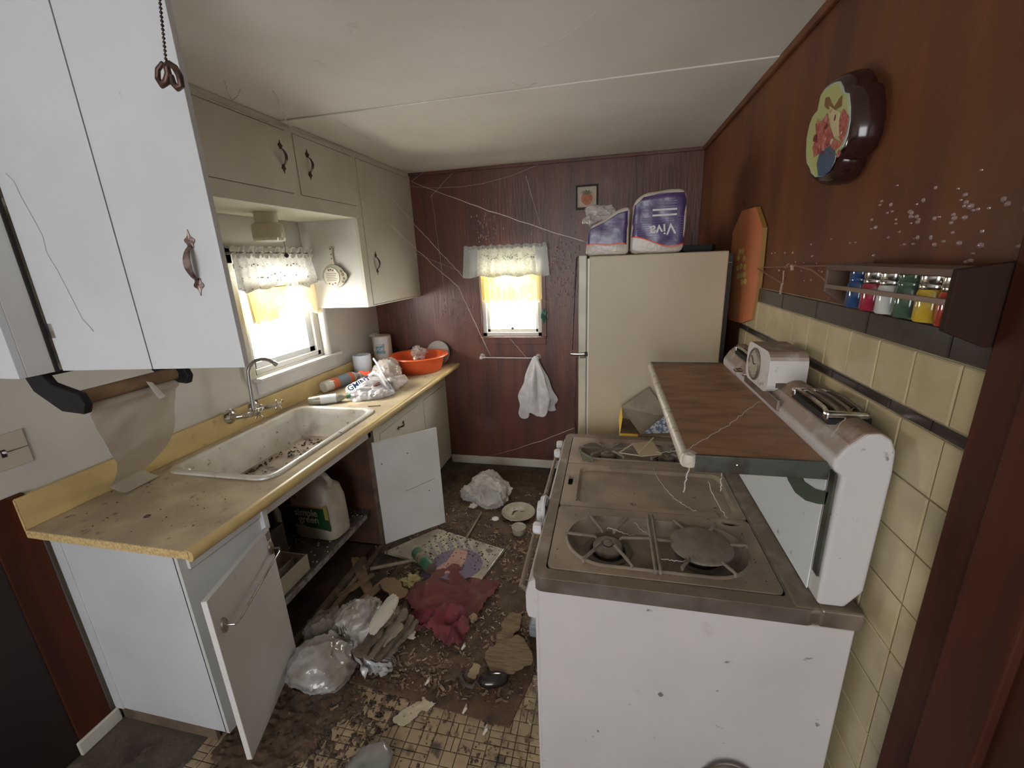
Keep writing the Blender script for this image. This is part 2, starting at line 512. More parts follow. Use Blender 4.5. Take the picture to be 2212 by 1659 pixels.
# mosaic pieces of the flooring, near the camera side where they can be told apart
cells = []
u = 0.052
y = 0.70
rr = random.Random(3)
while y < 1.40:
    x = 0.45
    while x < 1.80:
        k = rr.random()
        if k < .42:
            cells.append((x, y, x + u, y + u))
        elif k < .62:
            cells += [(x, y, x + u / 2, y + u), (x + u / 2, y, x + u, y + u)]
        elif k < .82:
            cells += [(x, y, x + u, y + u / 2), (x, y + u / 2, x + u, y + u)]
        else:
            cells += [(x, y, x + u / 2, y + u / 2), (x + u / 2, y, x + u, y + u / 2), (x, y + u / 2, x + u, y + u)]
        x += u
    y += u


def under_mat(c):
    return .80 < c[0] and c[2] < 1.60 and c[1] > 1.27


cells = [c for c in cells if not under_mat(c)]
cells.sort(key=lambda c: abs(c[0] - 1.35) * 0.6 + abs(c[1] - 1.02))
meshes = {}
rest = MB()
for i, c in enumerate(cells):
    sx, sy = c[2] - c[0], c[3] - c[1]
    g = 0.0016
    cx, cy = (c[0] + c[2]) / 2, (c[1] + c[3]) / 2
    a, b = sx / 2 - g, sy / 2 - g
    vs = [(-a, -b, -.006), (a, -b, -.006), (a, b, -.006), (-a, b, -.006), (-a, -b, -.0008), (a, -b, -.0008), (a, b, -.0008), (-a, b, -.0008),
          (-a + .0015, -b + .0015, 0), (a - .0015, -b + .0015, 0), (a - .0015, b - .0015, 0), (-a + .0015, b - .0015, 0)]
    fs = [(0, 1, 5, 4), (1, 2, 6, 5), (2, 3, 7, 6), (3, 0, 4, 7), (4, 5, 9, 8), (5, 6, 10, 9), (6, 7, 11, 10), (7, 4, 8, 11), (8, 9, 10, 11)]
    if i < 290:
        key = (round(sx, 3), round(sy, 3))
        if key not in meshes:
            me = bpy.data.meshes.new('mosaic_piece')
            me.from_pydata(vs, [], fs)
            me.materials.append(ftile)
            meshes[key] = me
        o = bpy.data.objects.new('mosaic_piece', meshes[key])
        COL.objects.link(o)
        o.parent = fl
        o.location = (cx, cy, 0.0008 * rr.random())
    else:
        rest.add([(p[0] + cx, p[1] + cy, p[2]) for p in vs], fs)
o = rest.obj('mosaic_pieces', ftile, fl, fix=False)
o['kind'] = 'stuff'

ce = emp('ceiling')
struct(MB().box((-0.12, Y0, H), (W + .12, D + .12, H + .08)).obj('ceiling_board', ceilpaint, ce))
cb = MB().box((0.424, 1.99, H - .006), (W, 2.07, H)).obj('batten', ceilpaint, ce, bevel=.002)
del cb
# left wall: white above, brown below near the camera
wl = emp('wall_left')
w1 = (1.965, 1.185, 2.575, 1.80)
struct(MB().prism(rect(Y0, 0, D, H), 'yz', -0.1, 0.0, [rect(*w1)]).obj('wall_board', wallpaint, wl))
struct(MB().box((-.004, 0.795, 0.0), (0.016, 0.906, 1.062)).obj('wainscot_panel', mahog, wl, bevel=.003))
struct(MB().box((-.004, Y0, 0.0), (0.010, 0.795, 1.062)).obj('wainscot_panel', near_black, wl))  # plain near-black panel stands in for a dark opening
struct(MB().box((0.016, 0.78, 0.0), (0.030, 0.925, 0.062)).obj('baseboard_left', paint_cream, wl, bevel=.004))
# back wall with window hole
wb = emp('wall_back')
w2 = (0.945, 1.165, 1.435, 1.785)
struct(MB().prism(rect(-.1, 0, W + .1, H), 'xz', D, D + .1, [rect(*w2)]).obj('wall_board', panel_back, wb))
struct(MB().box((0.58, D - .012, 0.0), (1.80, D, 0.075)).obj('baseboard_back', paint_cream, wb, bevel=.004))
struct(MB().box((0.42, D - .02, H - .022), (W, D, H)).obj('trim_1', panel_back, wb, bevel=.004))
# blistered varnish: raised glossy beads on the back wall panelling, whitish glints put into their colour
bl = MB()
rb = random.Random(5)
for k in range(330):
    if k < 200:
        x, z = rb.gauss(1.60, .10), rb.gauss(1.66, .17)
    elif k < 280:
        x, z = rb.gauss(.74, .14), rb.gauss(1.36, .06)
    else:
        x, z = rb.gauss(1.02, .07), rb.gauss(2.02, .08)
    if .60 < x < 1.78 and not (0.9 < x < 1.48 and 1.1 < z < 1.86):
        r1 = rb.uniform(.003, .008)
        bl.lathe([(.0001, .0045), (r1 * .6, .0035), (r1, .0)], (x, D + .0005, z), '-y', 6, sy=rb.uniform(1, 2.4))
bo = bl.obj('varnish_blisters', M('glint_toned_varnish', (0.26, 0.17, 0.155), 0.15, spec=1.0), wb, smooth=True)
bo['kind'] = 'stuff'
# right wall
wr = emp('wall_right')
struct(MB().box((W, Y0, 0), (W + .1, D, H)).obj('wall_board', panel_right, wr))
struct(MB().box((W - .018, 0.80, H - .028), (W, D - .02, H)).obj('trim_2', panel_right, wr, bevel=.005))
struct(MB().box((W - .03, 0.42, 0), (W, 0.785, 2.1)).obj('trim_3', mahog, wr, bevel=.006))
struct(MB().box((W - .045, 0.60, 0), (W - .028, 0.70, 2.1)).obj('trim_4', mahog, wr, bevel=.004))
struct(MB().box((W - .003, 0.785, 0), (W, 2.152, 1.612)).obj('grout_bed', grout, wr))
bl = MB()
for k in range(110):
    yv, z = (rb.gauss(1.0, .13), rb.gauss(1.80, .04)) if k < 70 else (rb.gauss(1.5, .25), rb.gauss(1.70, .05))
    if .82 < yv < 2.0 and 1.63 < z < 2.0:
        r1 = rb.uniform(.002, .006)
        bl.lathe([(.0001, .004), (r1 * .6, .003), (r1, .0)], (W + .0005, yv, z), '-x', 6, sy=rb.uniform(1, 2))
bo = bl.obj('varnish_blisters', MATS['glint_toned_varnish'], wr, smooth=True)
bo['kind'] = 'stuff'
tm = {}


def walltile(y0, y1, z0, z1, mat):
    g = .0016
    a, b = (y1 - y0) / 2 - g, (z1 - z0) / 2 - g
    key = (round(a, 4), round(b, 4), mat.name)
    if key not in tm:
        e = .003
        vs = [(0, -a, -b), (0, a, -b), (0, a, b), (0, -a, b), (-.005, -a, -b), (-.005, a, -b), (-.005, a, b), (-.005, -a, b),
              (-.0075, -a + e, -b + e), (-.0075, a - e, -b + e), (-.0075, a - e, b - e), (-.0075, -a + e, b - e)]
        fs = [(0, 4, 5, 1), (1, 5, 6, 2), (2, 6, 7, 3), (3, 7, 4, 0), (4, 8, 9, 5), (5, 9, 10, 6), (6, 10, 11, 7), (7, 11, 8, 4), (8, 11, 10, 9)]
        me = bpy.data.meshes.new('tile')
        me.from_pydata(vs, [], fs)
        me.materials.append(mat)
        tm[key] = me
    o = bpy.data.objects.new('tile', tm[key])
    COL.objects.link(o)
    o.parent = wr
    o.location = (W - .001 - random.random() * .0008, (y0 + y1) / 2, (z0 + z1) / 2)


def row(z0, z1, start, step, mat):
    k = start
    while k - step > .785:
        k -= step
    ys = [0.785]
    while k < 2.152 - .01:
        if k > .80:
            ys.append(k)
        k += step
    ys.append(2.152)
    for a, b in zip(ys, ys[1:]):
        walltile(a, b, z0, z1, mat)


row(1.556, 1.612, 0.896, 0.262, tile_dark)
row(1.440, 1.556, 0.857, 0.119, tile_cream)
row(1.416, 1.440, 0.894, 0.1265, tile_dark)
z = 1.416
while z > 0.02:
    row(max(z - .12, 0.0), z, 0.857, 0.119, tile_cream)
    z -= .12
# wall behind the camera with the hall window opening
struct(MB().prism(rect(-.1, 0, W + .1, H), 'xz', Y0 - .1, Y0, [rect(.65, .7, 2.25, 2.3)]).obj('wall_behind', wallpaint))

# windows
wn = emp('window_1', 'small sash window over the sink')
t = .022
fr = MB()
for (a, b, c, d) in ((w1[0], w1[1], w1[0] + .03, w1[3]), (w1[2] - .03, w1[1], w1[2], w1[3]), (w1[0], w1[1], w1[2], w1[1] + .03), (w1[0], w1[3] - .03, w1[2], w1[3])):
    fr.box((-.095, a, b), (-.005, c, d))
fr.obj('window_frame', paint, wn, bevel=.002)
sa = MB()
y0, z0, y1, z1 = w1[0] + .03, w1[1] + .03, w1[2] - .03, w1[3] - .03
for (a, b, c, d) in ((y0, z0, y0 + .028, z1), (y1 - .05, z0, y1, z1), (y0, z0, y1, z0 + .035), (y0, z1 - .03, y1, z1)):
    sa.box((-.06, a, b), (-.025, c, d))
for k in range(3):
    sa.box((-.055 - .012 * k, y1 - .056 - .008 * k, z0 + .03), (-.066 - .012 * k, y1 - .05, z1))
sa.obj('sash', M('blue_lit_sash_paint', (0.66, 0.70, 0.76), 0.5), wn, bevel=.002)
MB().box((-.047, y0 + .02, z0 + .03), (-.044, y1 - .045, z1 - .02)).obj('pane', glass_m, wn)
MB().box((-.02, 1.955, 1.150), (0.055, 2.735, 1.172)).obj('window_sill', paint, wn, bevel=.004)
MB().box((0.0, 1.97, 1.072), (0.016, 2.70, 1.150)).obj('apron', paint, wn, bevel=.003)
MB().box((0.0, 1.90, 1.172), (0.018, 1.965, 1.88)).obj('casing', paint_cream, wn, bevel=.003)
MB().lathe([(.028, 0), (.028, .66)], (0.016, 2.62, 1.173), 'z', 14, True).obj('casing', paint, wn, smooth=True)
MB().box((0.0, 1.90, 1.80), (0.018, 2.66, 1.88)).obj('casing', paint_cream, wn, bevel=.003)
wn2 = emp('window_2', 'small sash window in the brown panelled back wall')
fr = MB()
for (a, b, c, d) in ((w2[0], w2[1], w2[0] + .035, w2[3]), (w2[2] - .03, w2[1], w2[2], w2[3]), (w2[0], w2[1], w2[2], w2[1] + .03), (w2[0], w2[3] - .03, w2[2], w2[3])):
    fr.box((a, D + .004, b), (c, D + .095, d))
fr.obj('window_frame', paint, wn2, bevel=.002)
sa = MB()
x0, z0, x1, z1 = w2[0] + .035, w2[1] + .03, w2[2] - .03, w2[3] - .03
for (a, b, c, d) in ((x0, z0, x0 + .022, z1), (x1 - .022, z0, x1, z1), (x0, z0, x1, z0 + .025), (x0, z1 - .03, x1, z1)):
    sa.box((a, D + .03, b), (c, D + .06, d))
sa.obj('sash', paint, wn2, bevel=.002)
MB().box((x0 + .015, D + .044, z0 + .02), (x1 - .015, D + .047, z1 - .02)).obj('pane', glass_m, wn2)
MB().box((0.90, D - .035, 1.148), (1.475, D + .01, 1.164)).obj('window_sill', panel_back, wn2, bevel=.003)
MB().box((0.91, D - .014, 1.100), (1.47, D, 1.148)).obj('apron', panel_back, wn2, bevel=.003)
MB().box((1.436, D - .014, 1.164), (1.475, D, 1.80)).obj('casing', panel_back, wn2, bevel=.003)
MB().box((0.905, D - .014, 1.164), (0.944, D, 1.80)).obj('casing', panel_back, wn2, bevel=.003)
MB().lathe([(.001, -.004), (.012, -.004), (.012, .003)], (1.19, D + .03, z0 + .03), '-y', 8, True).obj('sash_lift', chrome, wn2)


# ------------------------------------------------------------------ cabinets
def frame(o, u, v, n):
    o, u, v, n = V(o), V(u).normalized(), V(v).normalized(), V(n).normalized()
    return lambda a, b, c=0: o + u * a + v * b + n * c


def spade_handle(parent, o, u, v, n, L=0.13, mat=bronze, w=.5, flat=1.0):
    """colonial pull: two spade shaped plates joined by a flat bow; u runs along it"""
    F = frame(o, u, v, n)
    mb = MB()
    for s in (-1, 1):
        prof = [(0, .16), (.10, .18), (.17, .28), (.235, .28), (.29, .14), (.34, .06), (.42, .03), (.5, 0)]
        h = L * .5
        side = [(s * h * (0.46 + a * 1.08), b * L * w) for a, b in prof]
        loop = side + [(a, -b) for a, b in reversed(side[:-1])]
        n0 = len(mb.v)
        k = len(loop)
        c = F(s * h * .70, 0, .005)
        mb.add([F(a, b, .0005) for a, b in loop] + [F(a, b, .0028) for a, b in loop] + [c],
               [(i, (i + 1) % k, (i + 1) % k + k, i + k) for i in range(k)] + [(i + k, (i + 1) % k + k, 2 * k) for i in range(k)])
        mb.lathe([(.0035, 0), (.003, .002), (.0001, .003)], F(s * h * .66, 0, .004), 'z', 6)
    pts = []
    for i in range(13):
        t_ = i / 12
        a = (t_ - .5) * L * .52
        pts.append(F(a, 0, .003 + .022 * math.sin(PI * t_) ** .7))
    rings = []
    for i, p in enumerate(pts):
        ww = L * (.028 + .030 * math.sin(PI * i / 12))
        vv = V(v).normalized() * ww
        nn = V(n).normalized() * .0016
        rings.append([p + vv + nn, p - vv + nn, p - vv - nn, p + vv - nn])
    mb.loft(rings)
    return mb.obj('handle', mat, parent, smooth=False)


UX = .424
ZB = 1.505
# near upper cabinet with its door standing open towards the camera
c1 = E('upper_cabinet', (0.21, 1.13, ZB), 'near white upper cabinet with its tall door standing wide open towards the camera', 'cabinet')
MB().box((0.002, 0.788, ZB), (UX, 0.806, H - .002)).obj('side_panel', paint_side, c1, bevel=.0015)
MB().box((UX - .02, 0.806, ZB), (UX, 0.868, H - .002)).obj('face_stile', paint, c1, bevel=.0015)
MB().box((UX - .02, 1.40, ZB), (UX, 1.47, H - .002)).obj('face_stile', paint_cream, c1, bevel=.0015)
MB().box((0.002, 0.806, ZB), (UX - .02, 1.452, ZB + .018)).obj('bottom_board', paint_cream, c1)
MB().box((0.002, 1.452, ZB), (UX - .02, 1.47, H - .002)).obj('side_panel', paint_cream, c1)
MB().box((0.002, 0.806, 1.95), (UX - .03, 1.452, 1.968)).obj('shelf', paint_cream, c1)
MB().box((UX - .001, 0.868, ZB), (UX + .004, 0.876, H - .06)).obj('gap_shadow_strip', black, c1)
h0, h1 = V((UX + .008, 0.880, 0)), V((0.985, 0.952, 0))
du = (h1 - h0).normalized()
dn = V((du.y, -du.x, 0))
dl = (h1 - h0).length
F = frame((h0.x, h0.y, ZB), du, (0, 0, 1), dn)


def slab(F, a0, a1, b0, b1, c0, c1_):
    mb = MB()
    mb.add([F(a, b, c) for c in (c0, c1_) for a, b in ((a0, b0), (a1, b0), (a1, b1), (a0, b1))],
           [(0, 3, 2, 1), (4, 5, 6, 7), (0, 1, 5, 4), (1, 2, 6, 5), (2, 3, 7, 6), (3, 0, 4, 7)])
    return mb


# door made of two boards with a seam
dd = slab(F, 0, dl * .500, 0, .905, -.018, 0).obj('door', paint_side, c1, bevel=.0008)
sm = slab(F, dl * .507, dl, 0, .905, -.018, 0).obj('door_board', paint_side, dd, bevel=.0008)
slab(F, dl * .499, dl * .508, 0.001, .905, -.014, -.004).obj('seam', black, dd)
spade_handle(dd, F(dl * .865, .278), (du * .03 + V((0, 0, 1))), du, dn, .165, bronze_worn, .30)
def on_door(px, py, off=.0012):
    r = FW + RT * ((px - 1106) / FPX) - UP * ((py - 829.5) / FPX)
    o0 = F(0, 0, off)
    return CP + r * ((o0 - CP).dot(dn) / r.dot(dn))


m = MB()
m.tube([on_door(*q) for q in ((12, 374), (30, 392), (45, 425), (66, 462), (92, 510), (100, 545), (124, 585), (150, 635), (178, 690))], .0006, 4)
m.tube([on_door(*q) for q in ((178, 690), (190, 702), (202, 716))], .0009, 4)
m.obj('crack', M('grey_hairline', (.45, .43, .41), .8), dd)
hg = slab(F, -.012, .014, .095, .135, .0, .003).obj('hinge', chrome, dd)

# over-window cabinet
c2_ = E('upper_cabinet', (0.21, 2.0, 2.0475), 'shallow cream cabinet above the sink window with two small doors', 'cabinet')
hd = [(1.497, 2.008), (2.062, 2.562)]
MB().prism(rect(1.472, 2.0475, 2.59, H - .002), 'yz', UX - .018, UX, [rect(a - .003, 2.117, b + .003, 2.398) for a, b in hd]).obj('face_frame', paint_cream, c2_)
MB().box((0.004, 1.472, 2.0475), (UX - .018, 2.546, 2.062)).obj('bottom_board', M('warm_cream_underside', (0.66, 0.63, 0.50), 0.5), c2_)
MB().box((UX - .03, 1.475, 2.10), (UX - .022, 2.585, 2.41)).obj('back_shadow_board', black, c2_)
for (a, b), hy in zip(hd, (1.960, 2.152)):
    q = MB().box((UX - .012, a, 2.120), (UX + .003, b, 2.395)).obj('door', paint_cream, c2_, bevel=.0015)
    spade_handle(q, (UX + .003, hy, 2.273), (0, 0.0, 1), (0, 1, 0), (1, 0, 0), .145, bronze, .34)
# far cabinet
c3_ = E('upper_cabinet', (0.21, 2.96, 1.502), 'far cream upper cabinet in the corner with one tall door', 'cabinet')
MB().box((0.002, 2.549, 1.502), (UX - .018, 2.566, H - .002)).obj('side_panel', paint, c3_, bevel=.0015)
MB().prism(rect(2.549, 1.502, D - .002, 2.0475), 'yz', UX - .018, UX, [rect(2.618, 1.512, 3.330, 2.04751)]).obj('face_frame', paint_cream, c3_) if False else None
MB().prism([(2.549, 1.502), (D - .002, 1.502), (D - .002, H - .002), (2.592, H - .002), (2.592, 2.046), (2.549, 2.046)], 'yz', UX - .018, UX, [rect(2.612, 1.510, 3.338, 2.398)]).obj('face_frame', paint_cream, c3_)
MB().box((0.004, 2.566, 1.502), (UX - .018, D - .002, 1.518)).obj('bottom_board', paint_cream, c3_)
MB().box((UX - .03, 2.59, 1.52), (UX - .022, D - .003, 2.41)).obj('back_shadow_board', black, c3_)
q = MB().box((UX - .012, 2.616, 1.513), (UX + .003, 3.334, 2.395)).obj('door', paint_cream, c3_, bevel=.0015)
spade_handle(q, (UX + .003, 2.712, 1.777), (0, 0, 1), (0, 1, 0), (1, 0, 0), .155, bronze, .30)

# base cabinets
BX, CZ = .5755, .905
b1 = E('base_cabinet', (0.29, 1.09, 0), 'near white base cabinet at the end of the counter with its door hanging crooked', 'cabinet')
MB().box((0.018, 0.925, 0.062), (BX - .012, 0.945, CZ)).obj('side_panel', paint_side, b1, bevel=.002)
MB().box((0.017, 0.9205, 0.062), (0.060, 0.9255, CZ)).obj('scribe_strip', paint_side, b1, bevel=.001)
MB().box((0.030, 0.930, 0.0), (0.50, 0.944, 0.0615)).obj('toe_kick', wood_old, b1, bevel=.001)
MB().box((0.48, 0.975, 0.0), (0.50, 1.28, 0.062)).obj('toe_kick', dark_in, b1)
MB().box((0.02, 0.945, 0.062), (BX - .02, 1.28, 0.078)).obj('bottom_board', dark_in, b1)
MB().prism(rect(0.925, 0.062, 1.283, CZ), 'yz', BX - .018, BX).obj('face_frame', paint, b1)
MB().box((BX, .955, .785), (BX + .003, 1.268, .79)).obj('drawer_gap', near_black, b1)
MB().box((BX, .950, .792), (BX + .012, 1.268, CZ - .002)).obj('drawer_front', paint, b1, bevel=.001)
MB().box((BX, 1.262, .73), (BX + .022, 1.284, CZ - .008)).obj('broken_white_stile', paint_side, b1, bevel=.001)
p0, p1 = V((0.612, 1.262, 0)), V((0.725, 0.872, 0))
du = (p1 - p0).normalized()
dn = V((-du.y, du.x, 0))
dl = (p1 - p0).length
F2 = frame((p0.x, p0.y, 0), du, (0, 0, 1), dn)
mb = MB()
# crooked door: quadrilateral with the top sloping
zq = [(0, .085), (dl, .050), (dl, .752), (0, .745)]
mb.add([F2(a, b, c) for c in (-.019, 0) for a, b in zq], [(0, 3, 2, 1), (4, 5, 6, 7), (0, 1, 5, 4), (1, 2, 6, 5), (2, 3, 7, 6), (3, 0, 4, 7)])
dd = mb.obj('door', paint, b1, bevel=.001)
MB().add([F2(a, b, c) for c in (-.0185, -.0005) for a, b in ((dl + .0003, .052), (dl + .0012, .052), (dl + .0012, .750), (dl + .0003, .750))],
         [(0, 3, 2, 1), (4, 5, 6, 7), (0, 1, 5, 4), (1, 2, 6, 5), (2, 3, 7, 6), (3, 0, 4, 7)]).obj('unpainted_edge', M('chalky_white_edge', (.72, .69, .66), .9, bump=.3), dd)
ha = F2(dl * .90, .618, 0)
hb = F2(dl * .045, .660, 0)
hn = MB()
hn.tube([ha, ha + dn * .036, ha * .93 + hb * .07 + dn * .044, hb * .93 + ha * .07 + dn * .044, hb + dn * .036, hb], .0042, 8)
hn.obj('handle', chrome, dd, smooth=True)
for q_ in (ha, hb):
    m = MB()
    ring = []
    for rr_, hh in ((.026, 0.0), (.024, .006), (.012, .009), (.005, .012)):
        ring.append([q_ + du * (math.cos(a) * rr_ * .62) + V((0, 0, 1)) * (math.sin(a) * rr_ * 1.15) + dn * hh for a in [2 * PI * k / 14 for k in range(14)]])
    m.loft(ring)
    m.obj('handle_rosette', chrome_brown, dd, smooth=True)
hl = slab(F2, .004, .03, .70, .735, .0, .003).obj('hinge', chrome_brown, dd)

b2 = E('base_cabinet', (0.29, 1.70, 0), 'sink base cabinet standing open with a dark interior and grimy shelf', 'cabinet')
MB().box((BX - .018, 1.284, 0.775), (BX, 2.135, CZ)).obj('apron_rail', paint, b2, bevel=.001)
MB().box((0.02, 2.112, 0.03), (BX - .02, 2.132, .765)).obj('divider_panel', M('bare_reddish_plywood', (0.13, 0.055, 0.032), 0.7, c2=(0.07, 0.035, 0.025), scale=8), b2)
MB().box((BX - .018, 2.105, 0.03), (BX, 2.16, CZ)).obj('stile', wood_old, b2, bevel=.001)
MB().box((0.02, 1.29, 0.0), (0.035, 2.11, CZ - .16)).obj('back_board', dark_in, b2)
MB().box((0.036, 1.262, 0.03), (BX - .02, 1.283, CZ)).obj('divider_panel', dark_in, b2)
MB().box((0.036, 1.284, 0.268), (.515, 2.11, 0.284)).obj('shelf', M('grimy_shelf_board', (.10, .085, .075), .6, c2=(.05, .042, .038), scale=9, spk=((.3, .28, .27), 18, .62, .72, .6)), b2)
MB().box((.515, 1.284, 0.262), (.527, 2.05, 0.288)).obj('shelf_edge', M('grey_flaking_edge', (.26, .24, .24), .6, c2=(.10, .085, .08), scale=30), b2, bevel=.001)
MB().box((0.036, 1.284, 0.0), (.50, 2.11, 0.02)).obj('bottom_board', dark_in, b2)
MB().box((.50, 1.10, 0.0), (.535, 1.97, 0.045)).obj('bottom_rail', wood_old, b2, bevel=.002)
MB().box((.545, 1.14, 0.0), (.570, 1.93, 0.028)).obj('bottom_rail', wood_pale, b2, bevel=.002)
# its open door
p0, p1 = V((0.598, 2.098, 0)), V((0.892, 2.385, 0))
du2 = (p1 - p0).normalized()
dn2 = V((du2.y, -du2.x, 0))
dl2 = (p1 - p0).length
F3 = frame((p0.x, p0.y, 0), du2, (0, 0, 1), dn2)
dd2 = slab(F3, 0, dl2, .048, .745, -.018, 0).obj('door', paint, b2, bevel=.001)
for a, z in ((.10, .60), (.50, .625), (.78, .325)):
    MB().lathe([(.0045, 0), (.003, .003), (.0001, .004)], F3(dl2 * a, z, 0), '-y', 8).obj('screw', bronze, dd2)
MB().add([F3(dl2 * .40 + .018 * k * 0 + a, .37 + b, c) for k in (0,) for c in (0.0002, .0012) for a, b in ((0, 0), (.2, .028), (.2, .031), (0, .003))],
         [(0, 3, 2, 1), (4, 5, 6, 7), (0, 1, 5, 4), (1, 2, 6, 5), (2, 3, 7, 6), (3, 0, 4, 7)]).obj('scuff', wood_pale, dd2)

b3 = E('base_cabinet', (0.29, 2.76, 0), 'far cream base cabinet with closed doors beneath the orange basin', 'cabinet')
MB().prism(rect(2.162, 0.06, D - .002, CZ), 'yz', BX - .018, BX, [rect(2.225, .09, 2.80, .752), rect(2.885, .09, 3.33, .752), rect(2.26, .795, 2.78, .885)]).obj('face_frame', paint_cream, b3)
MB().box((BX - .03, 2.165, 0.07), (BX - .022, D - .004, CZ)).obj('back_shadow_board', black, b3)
MB().box((.48, 2.165, 0.0), (.50, D - .004, 0.06)).obj('toe_kick', wood_old, b3)
q1 = MB().box((BX - .012, 2.229, .094), (BX + .003, 2.796, .748)).obj('door', paint_cream, b3, bevel=.0015)
q2 = MB().box((BX - .012, 2.889, .094), (BX + .003, 3.326, .748)).obj('door', paint_cream, b3, bevel=.0015)
MB().box((BX - .012, 2.263, .798), (BX + .001, 2.777, .882)).obj('drawer_front', paint_cream, b3, bevel=.0015)
spade_handle(q1, (BX + .003, 2.50, .705), (0, 1, 0.15), (0, 0, 1), (1, 0, 0), .12, bronze, .3)

# countertop
CT = E('countertop', (0.35, 2.1, .935), 'long yellow laminate countertop with backsplash, coated in dust', 'countertop')
so = (0.088, 1.308, 0.618, 2.165)
sink_out = rrect(so[0], so[1], so[2], so[3], .07)
MB().prism(rect(.002, .874, .692, D - .001), 'xy', .905, .935, [sink_out]).obj('top', lam_top, CT)
# rolled front edge
prof = [(.690, .9352), (.700, .9365), (.710, .936), (.718, .930), (.720, .920), (.718, .909), (.712, .900), (.706, .897), (.698, .897), (.690, .903)]
MB().loft([[V((a, yy, b)) for a, b in prof] for yy in (.874, D - .001)]).obj('front_edge', lam_edge, CT, smooth=True)
MB().box((0.002, .872, .9055), (.703, .8745, .934)).obj('end_strip', chip, CT)
MB().add([(.692, .870, .896), (.722, .870, .896), (.722, .8745, .934), (.692, .8745, .934)], [(0, 1, 2, 3)])
MB().box((0.0015, .874, .935), (0.024, D - .002, 1.053)).obj('backsplash', lam_edge, CT, bevel=.003)
MB().box((0.0015, .8715, .932), (0.024, .8742, 1.050)).obj('end_strip', chip, CT)
# sink
SK = E('sink', (0.36, 1.74, .94), 'stained white enamel drop-in sink basin with debris along its bottom', 'sink')


def rloop(x0, y0, x1, y1, r, z, zf=None):
    return [V((a, b, z if zf is None else zf(a, b))) for a, b in rrect(x0, y0, x1, y1, r, 7)]


loops = [rloop(.080, 1.296, .628, 2.176, .075, .9362), rloop(.082, 1.298, .626, 2.174, .073, .944), rloop(.092, 1.308, .616, 2.164, .066, .9475), rloop(.106, 1.322, .602, 2.150, .056, .946),
         rloop(.118, 1.336, .592, 2.140, .050, .937), rloop(.126, 1.35, .586, 2.132, .050, .90), rloop(.150, 1.42, .566, 2.11, .055, .80), rloop(.160, 1.44, .555, 2.09, .055, .778)]
MB().loft(loops, cap=False).obj('basin', enamel, SK, smooth=True, fix=True)
mbf = MB()
mbf.add(rloop(.158, 1.438, .557, 2.092, .055, .779) + [V((.36, 1.77, .770))], [(i, (i + 1) % 32, 32) for i in range(32)])
mbf.obj('basin_bottom', sinkfloor, SK, smooth=True)
MB().lathe([(.0, .776), (.03, .776), (.036, .779), (.04, .777)], (.36, 1.78, 0), 'z', 20).obj('drain', chrome_brown, SK, smooth=True)


def crumbs(name, n, pos, smin, smax, mat, label, cat='debris', flat=.6, seed=1, curl=False):
    r = random.Random(seed)
    mb = MB()
    i = 0
    while i < n:
        p = pos(r)
        if p is None:
            continue
        i += 1
        s = smin + (smax - smin) * r.random() ** 2.2
        a = r.random() * 6.28
        ca, sa_ = math.cos(a), math.sin(a)
        if curl:
            L_ = s * r.uniform(1.2, 2.6)
            tw = r.uniform(-.5, .5)
            k0 = len(mb.v)
            for j in range(4):
                t_ = j / 3 - .5
                bx, by = t_ * L_, tw * (t_ * t_) * L_
                zz = s * flat * (.2 + abs(t_) * r.uniform(0, 1.6))
                for q in (-1, 1):
                    X, Y = bx, by + q * s * .28
                    mb.v.append((p[0] + X * ca - Y * sa_, p[1] + X * sa_ + Y * ca, p[2] + .001 + zz + (q > 0) * s * .15))
            for j in range(3):
                mb.f.append((k0 + 2 * j, k0 + 2 * j + 2, k0 + 2 * j + 3, k0 + 2 * j + 1))
        else:
            k0 = len(mb.v)
            for X, Y, Z in ((-.5, -.3, 0), (.5, -.35, 0), (.4, .4, 0), (-.45, .35, 0), (r.uniform(-.2, .2), r.uniform(-.2, .2), flat)):
                X *= s * r.uniform(.7, 1.3)
                Y *= s * r.uniform(.7, 1.3)
                mb.v.append((p[0] + X * ca - Y * sa_, p[1] + X * sa_ + Y * ca, p[2] + Z * s))
            mb.f += [(k0, k0 + 1, k0 + 4), (k0 + 1, k0 + 2, k0 + 4), (k0 + 2, k0 + 3, k0 + 4), (k0 + 3, k0, k0 + 4)]
    o = mb.obj(name, mat, fix=False)
    return tag(o, label, cat, kind='stuff')


def sinkpos(r):
    k = r.random()
    if k < .72:
        yv = r.uniform(1.50, 2.05)
        return (.185 + abs(r.gauss(0, .014)) + (.13 * r.random() if yv > 1.8 else 0), yv, .779)
    return (r.uniform(.18, .54), r.uniform(1.45, 2.07), .778)


crumbs('sink_debris', 230, sinkpos, .003, .016, crumb_m, 'dark leaf debris lying along the bottom of the sink', seed=4)
crumbs('counter_debris', 200, lambda r: (r.uniform(.03, .66), r.uniform(2.2, 3.2), .9352) if r.random() < .6 else (r.uniform(.03, .6), r.uniform(.9, 1.28), .9352), .001, .007, crumb_m, 'small dark specks scattered over the yellow countertop', seed=8)
tw = MB().tube([at(795, 878, 'z', .94), at(822, 876, 'z', .942)], .003, 6).obj('twig', crumb_m)
tag(tw, 'short dark twig lying on the countertop behind the sink', 'twig')
nt_ = MB().lathe([(.0001, .005), (.006, .004), (.012, 0)], at(318, 1115, 'z', .936), 'z', 7).obj('dried_bug', crumb_m)
tag(nt_, 'dried brown bug lying alone on the near end of the countertop', 'insect')

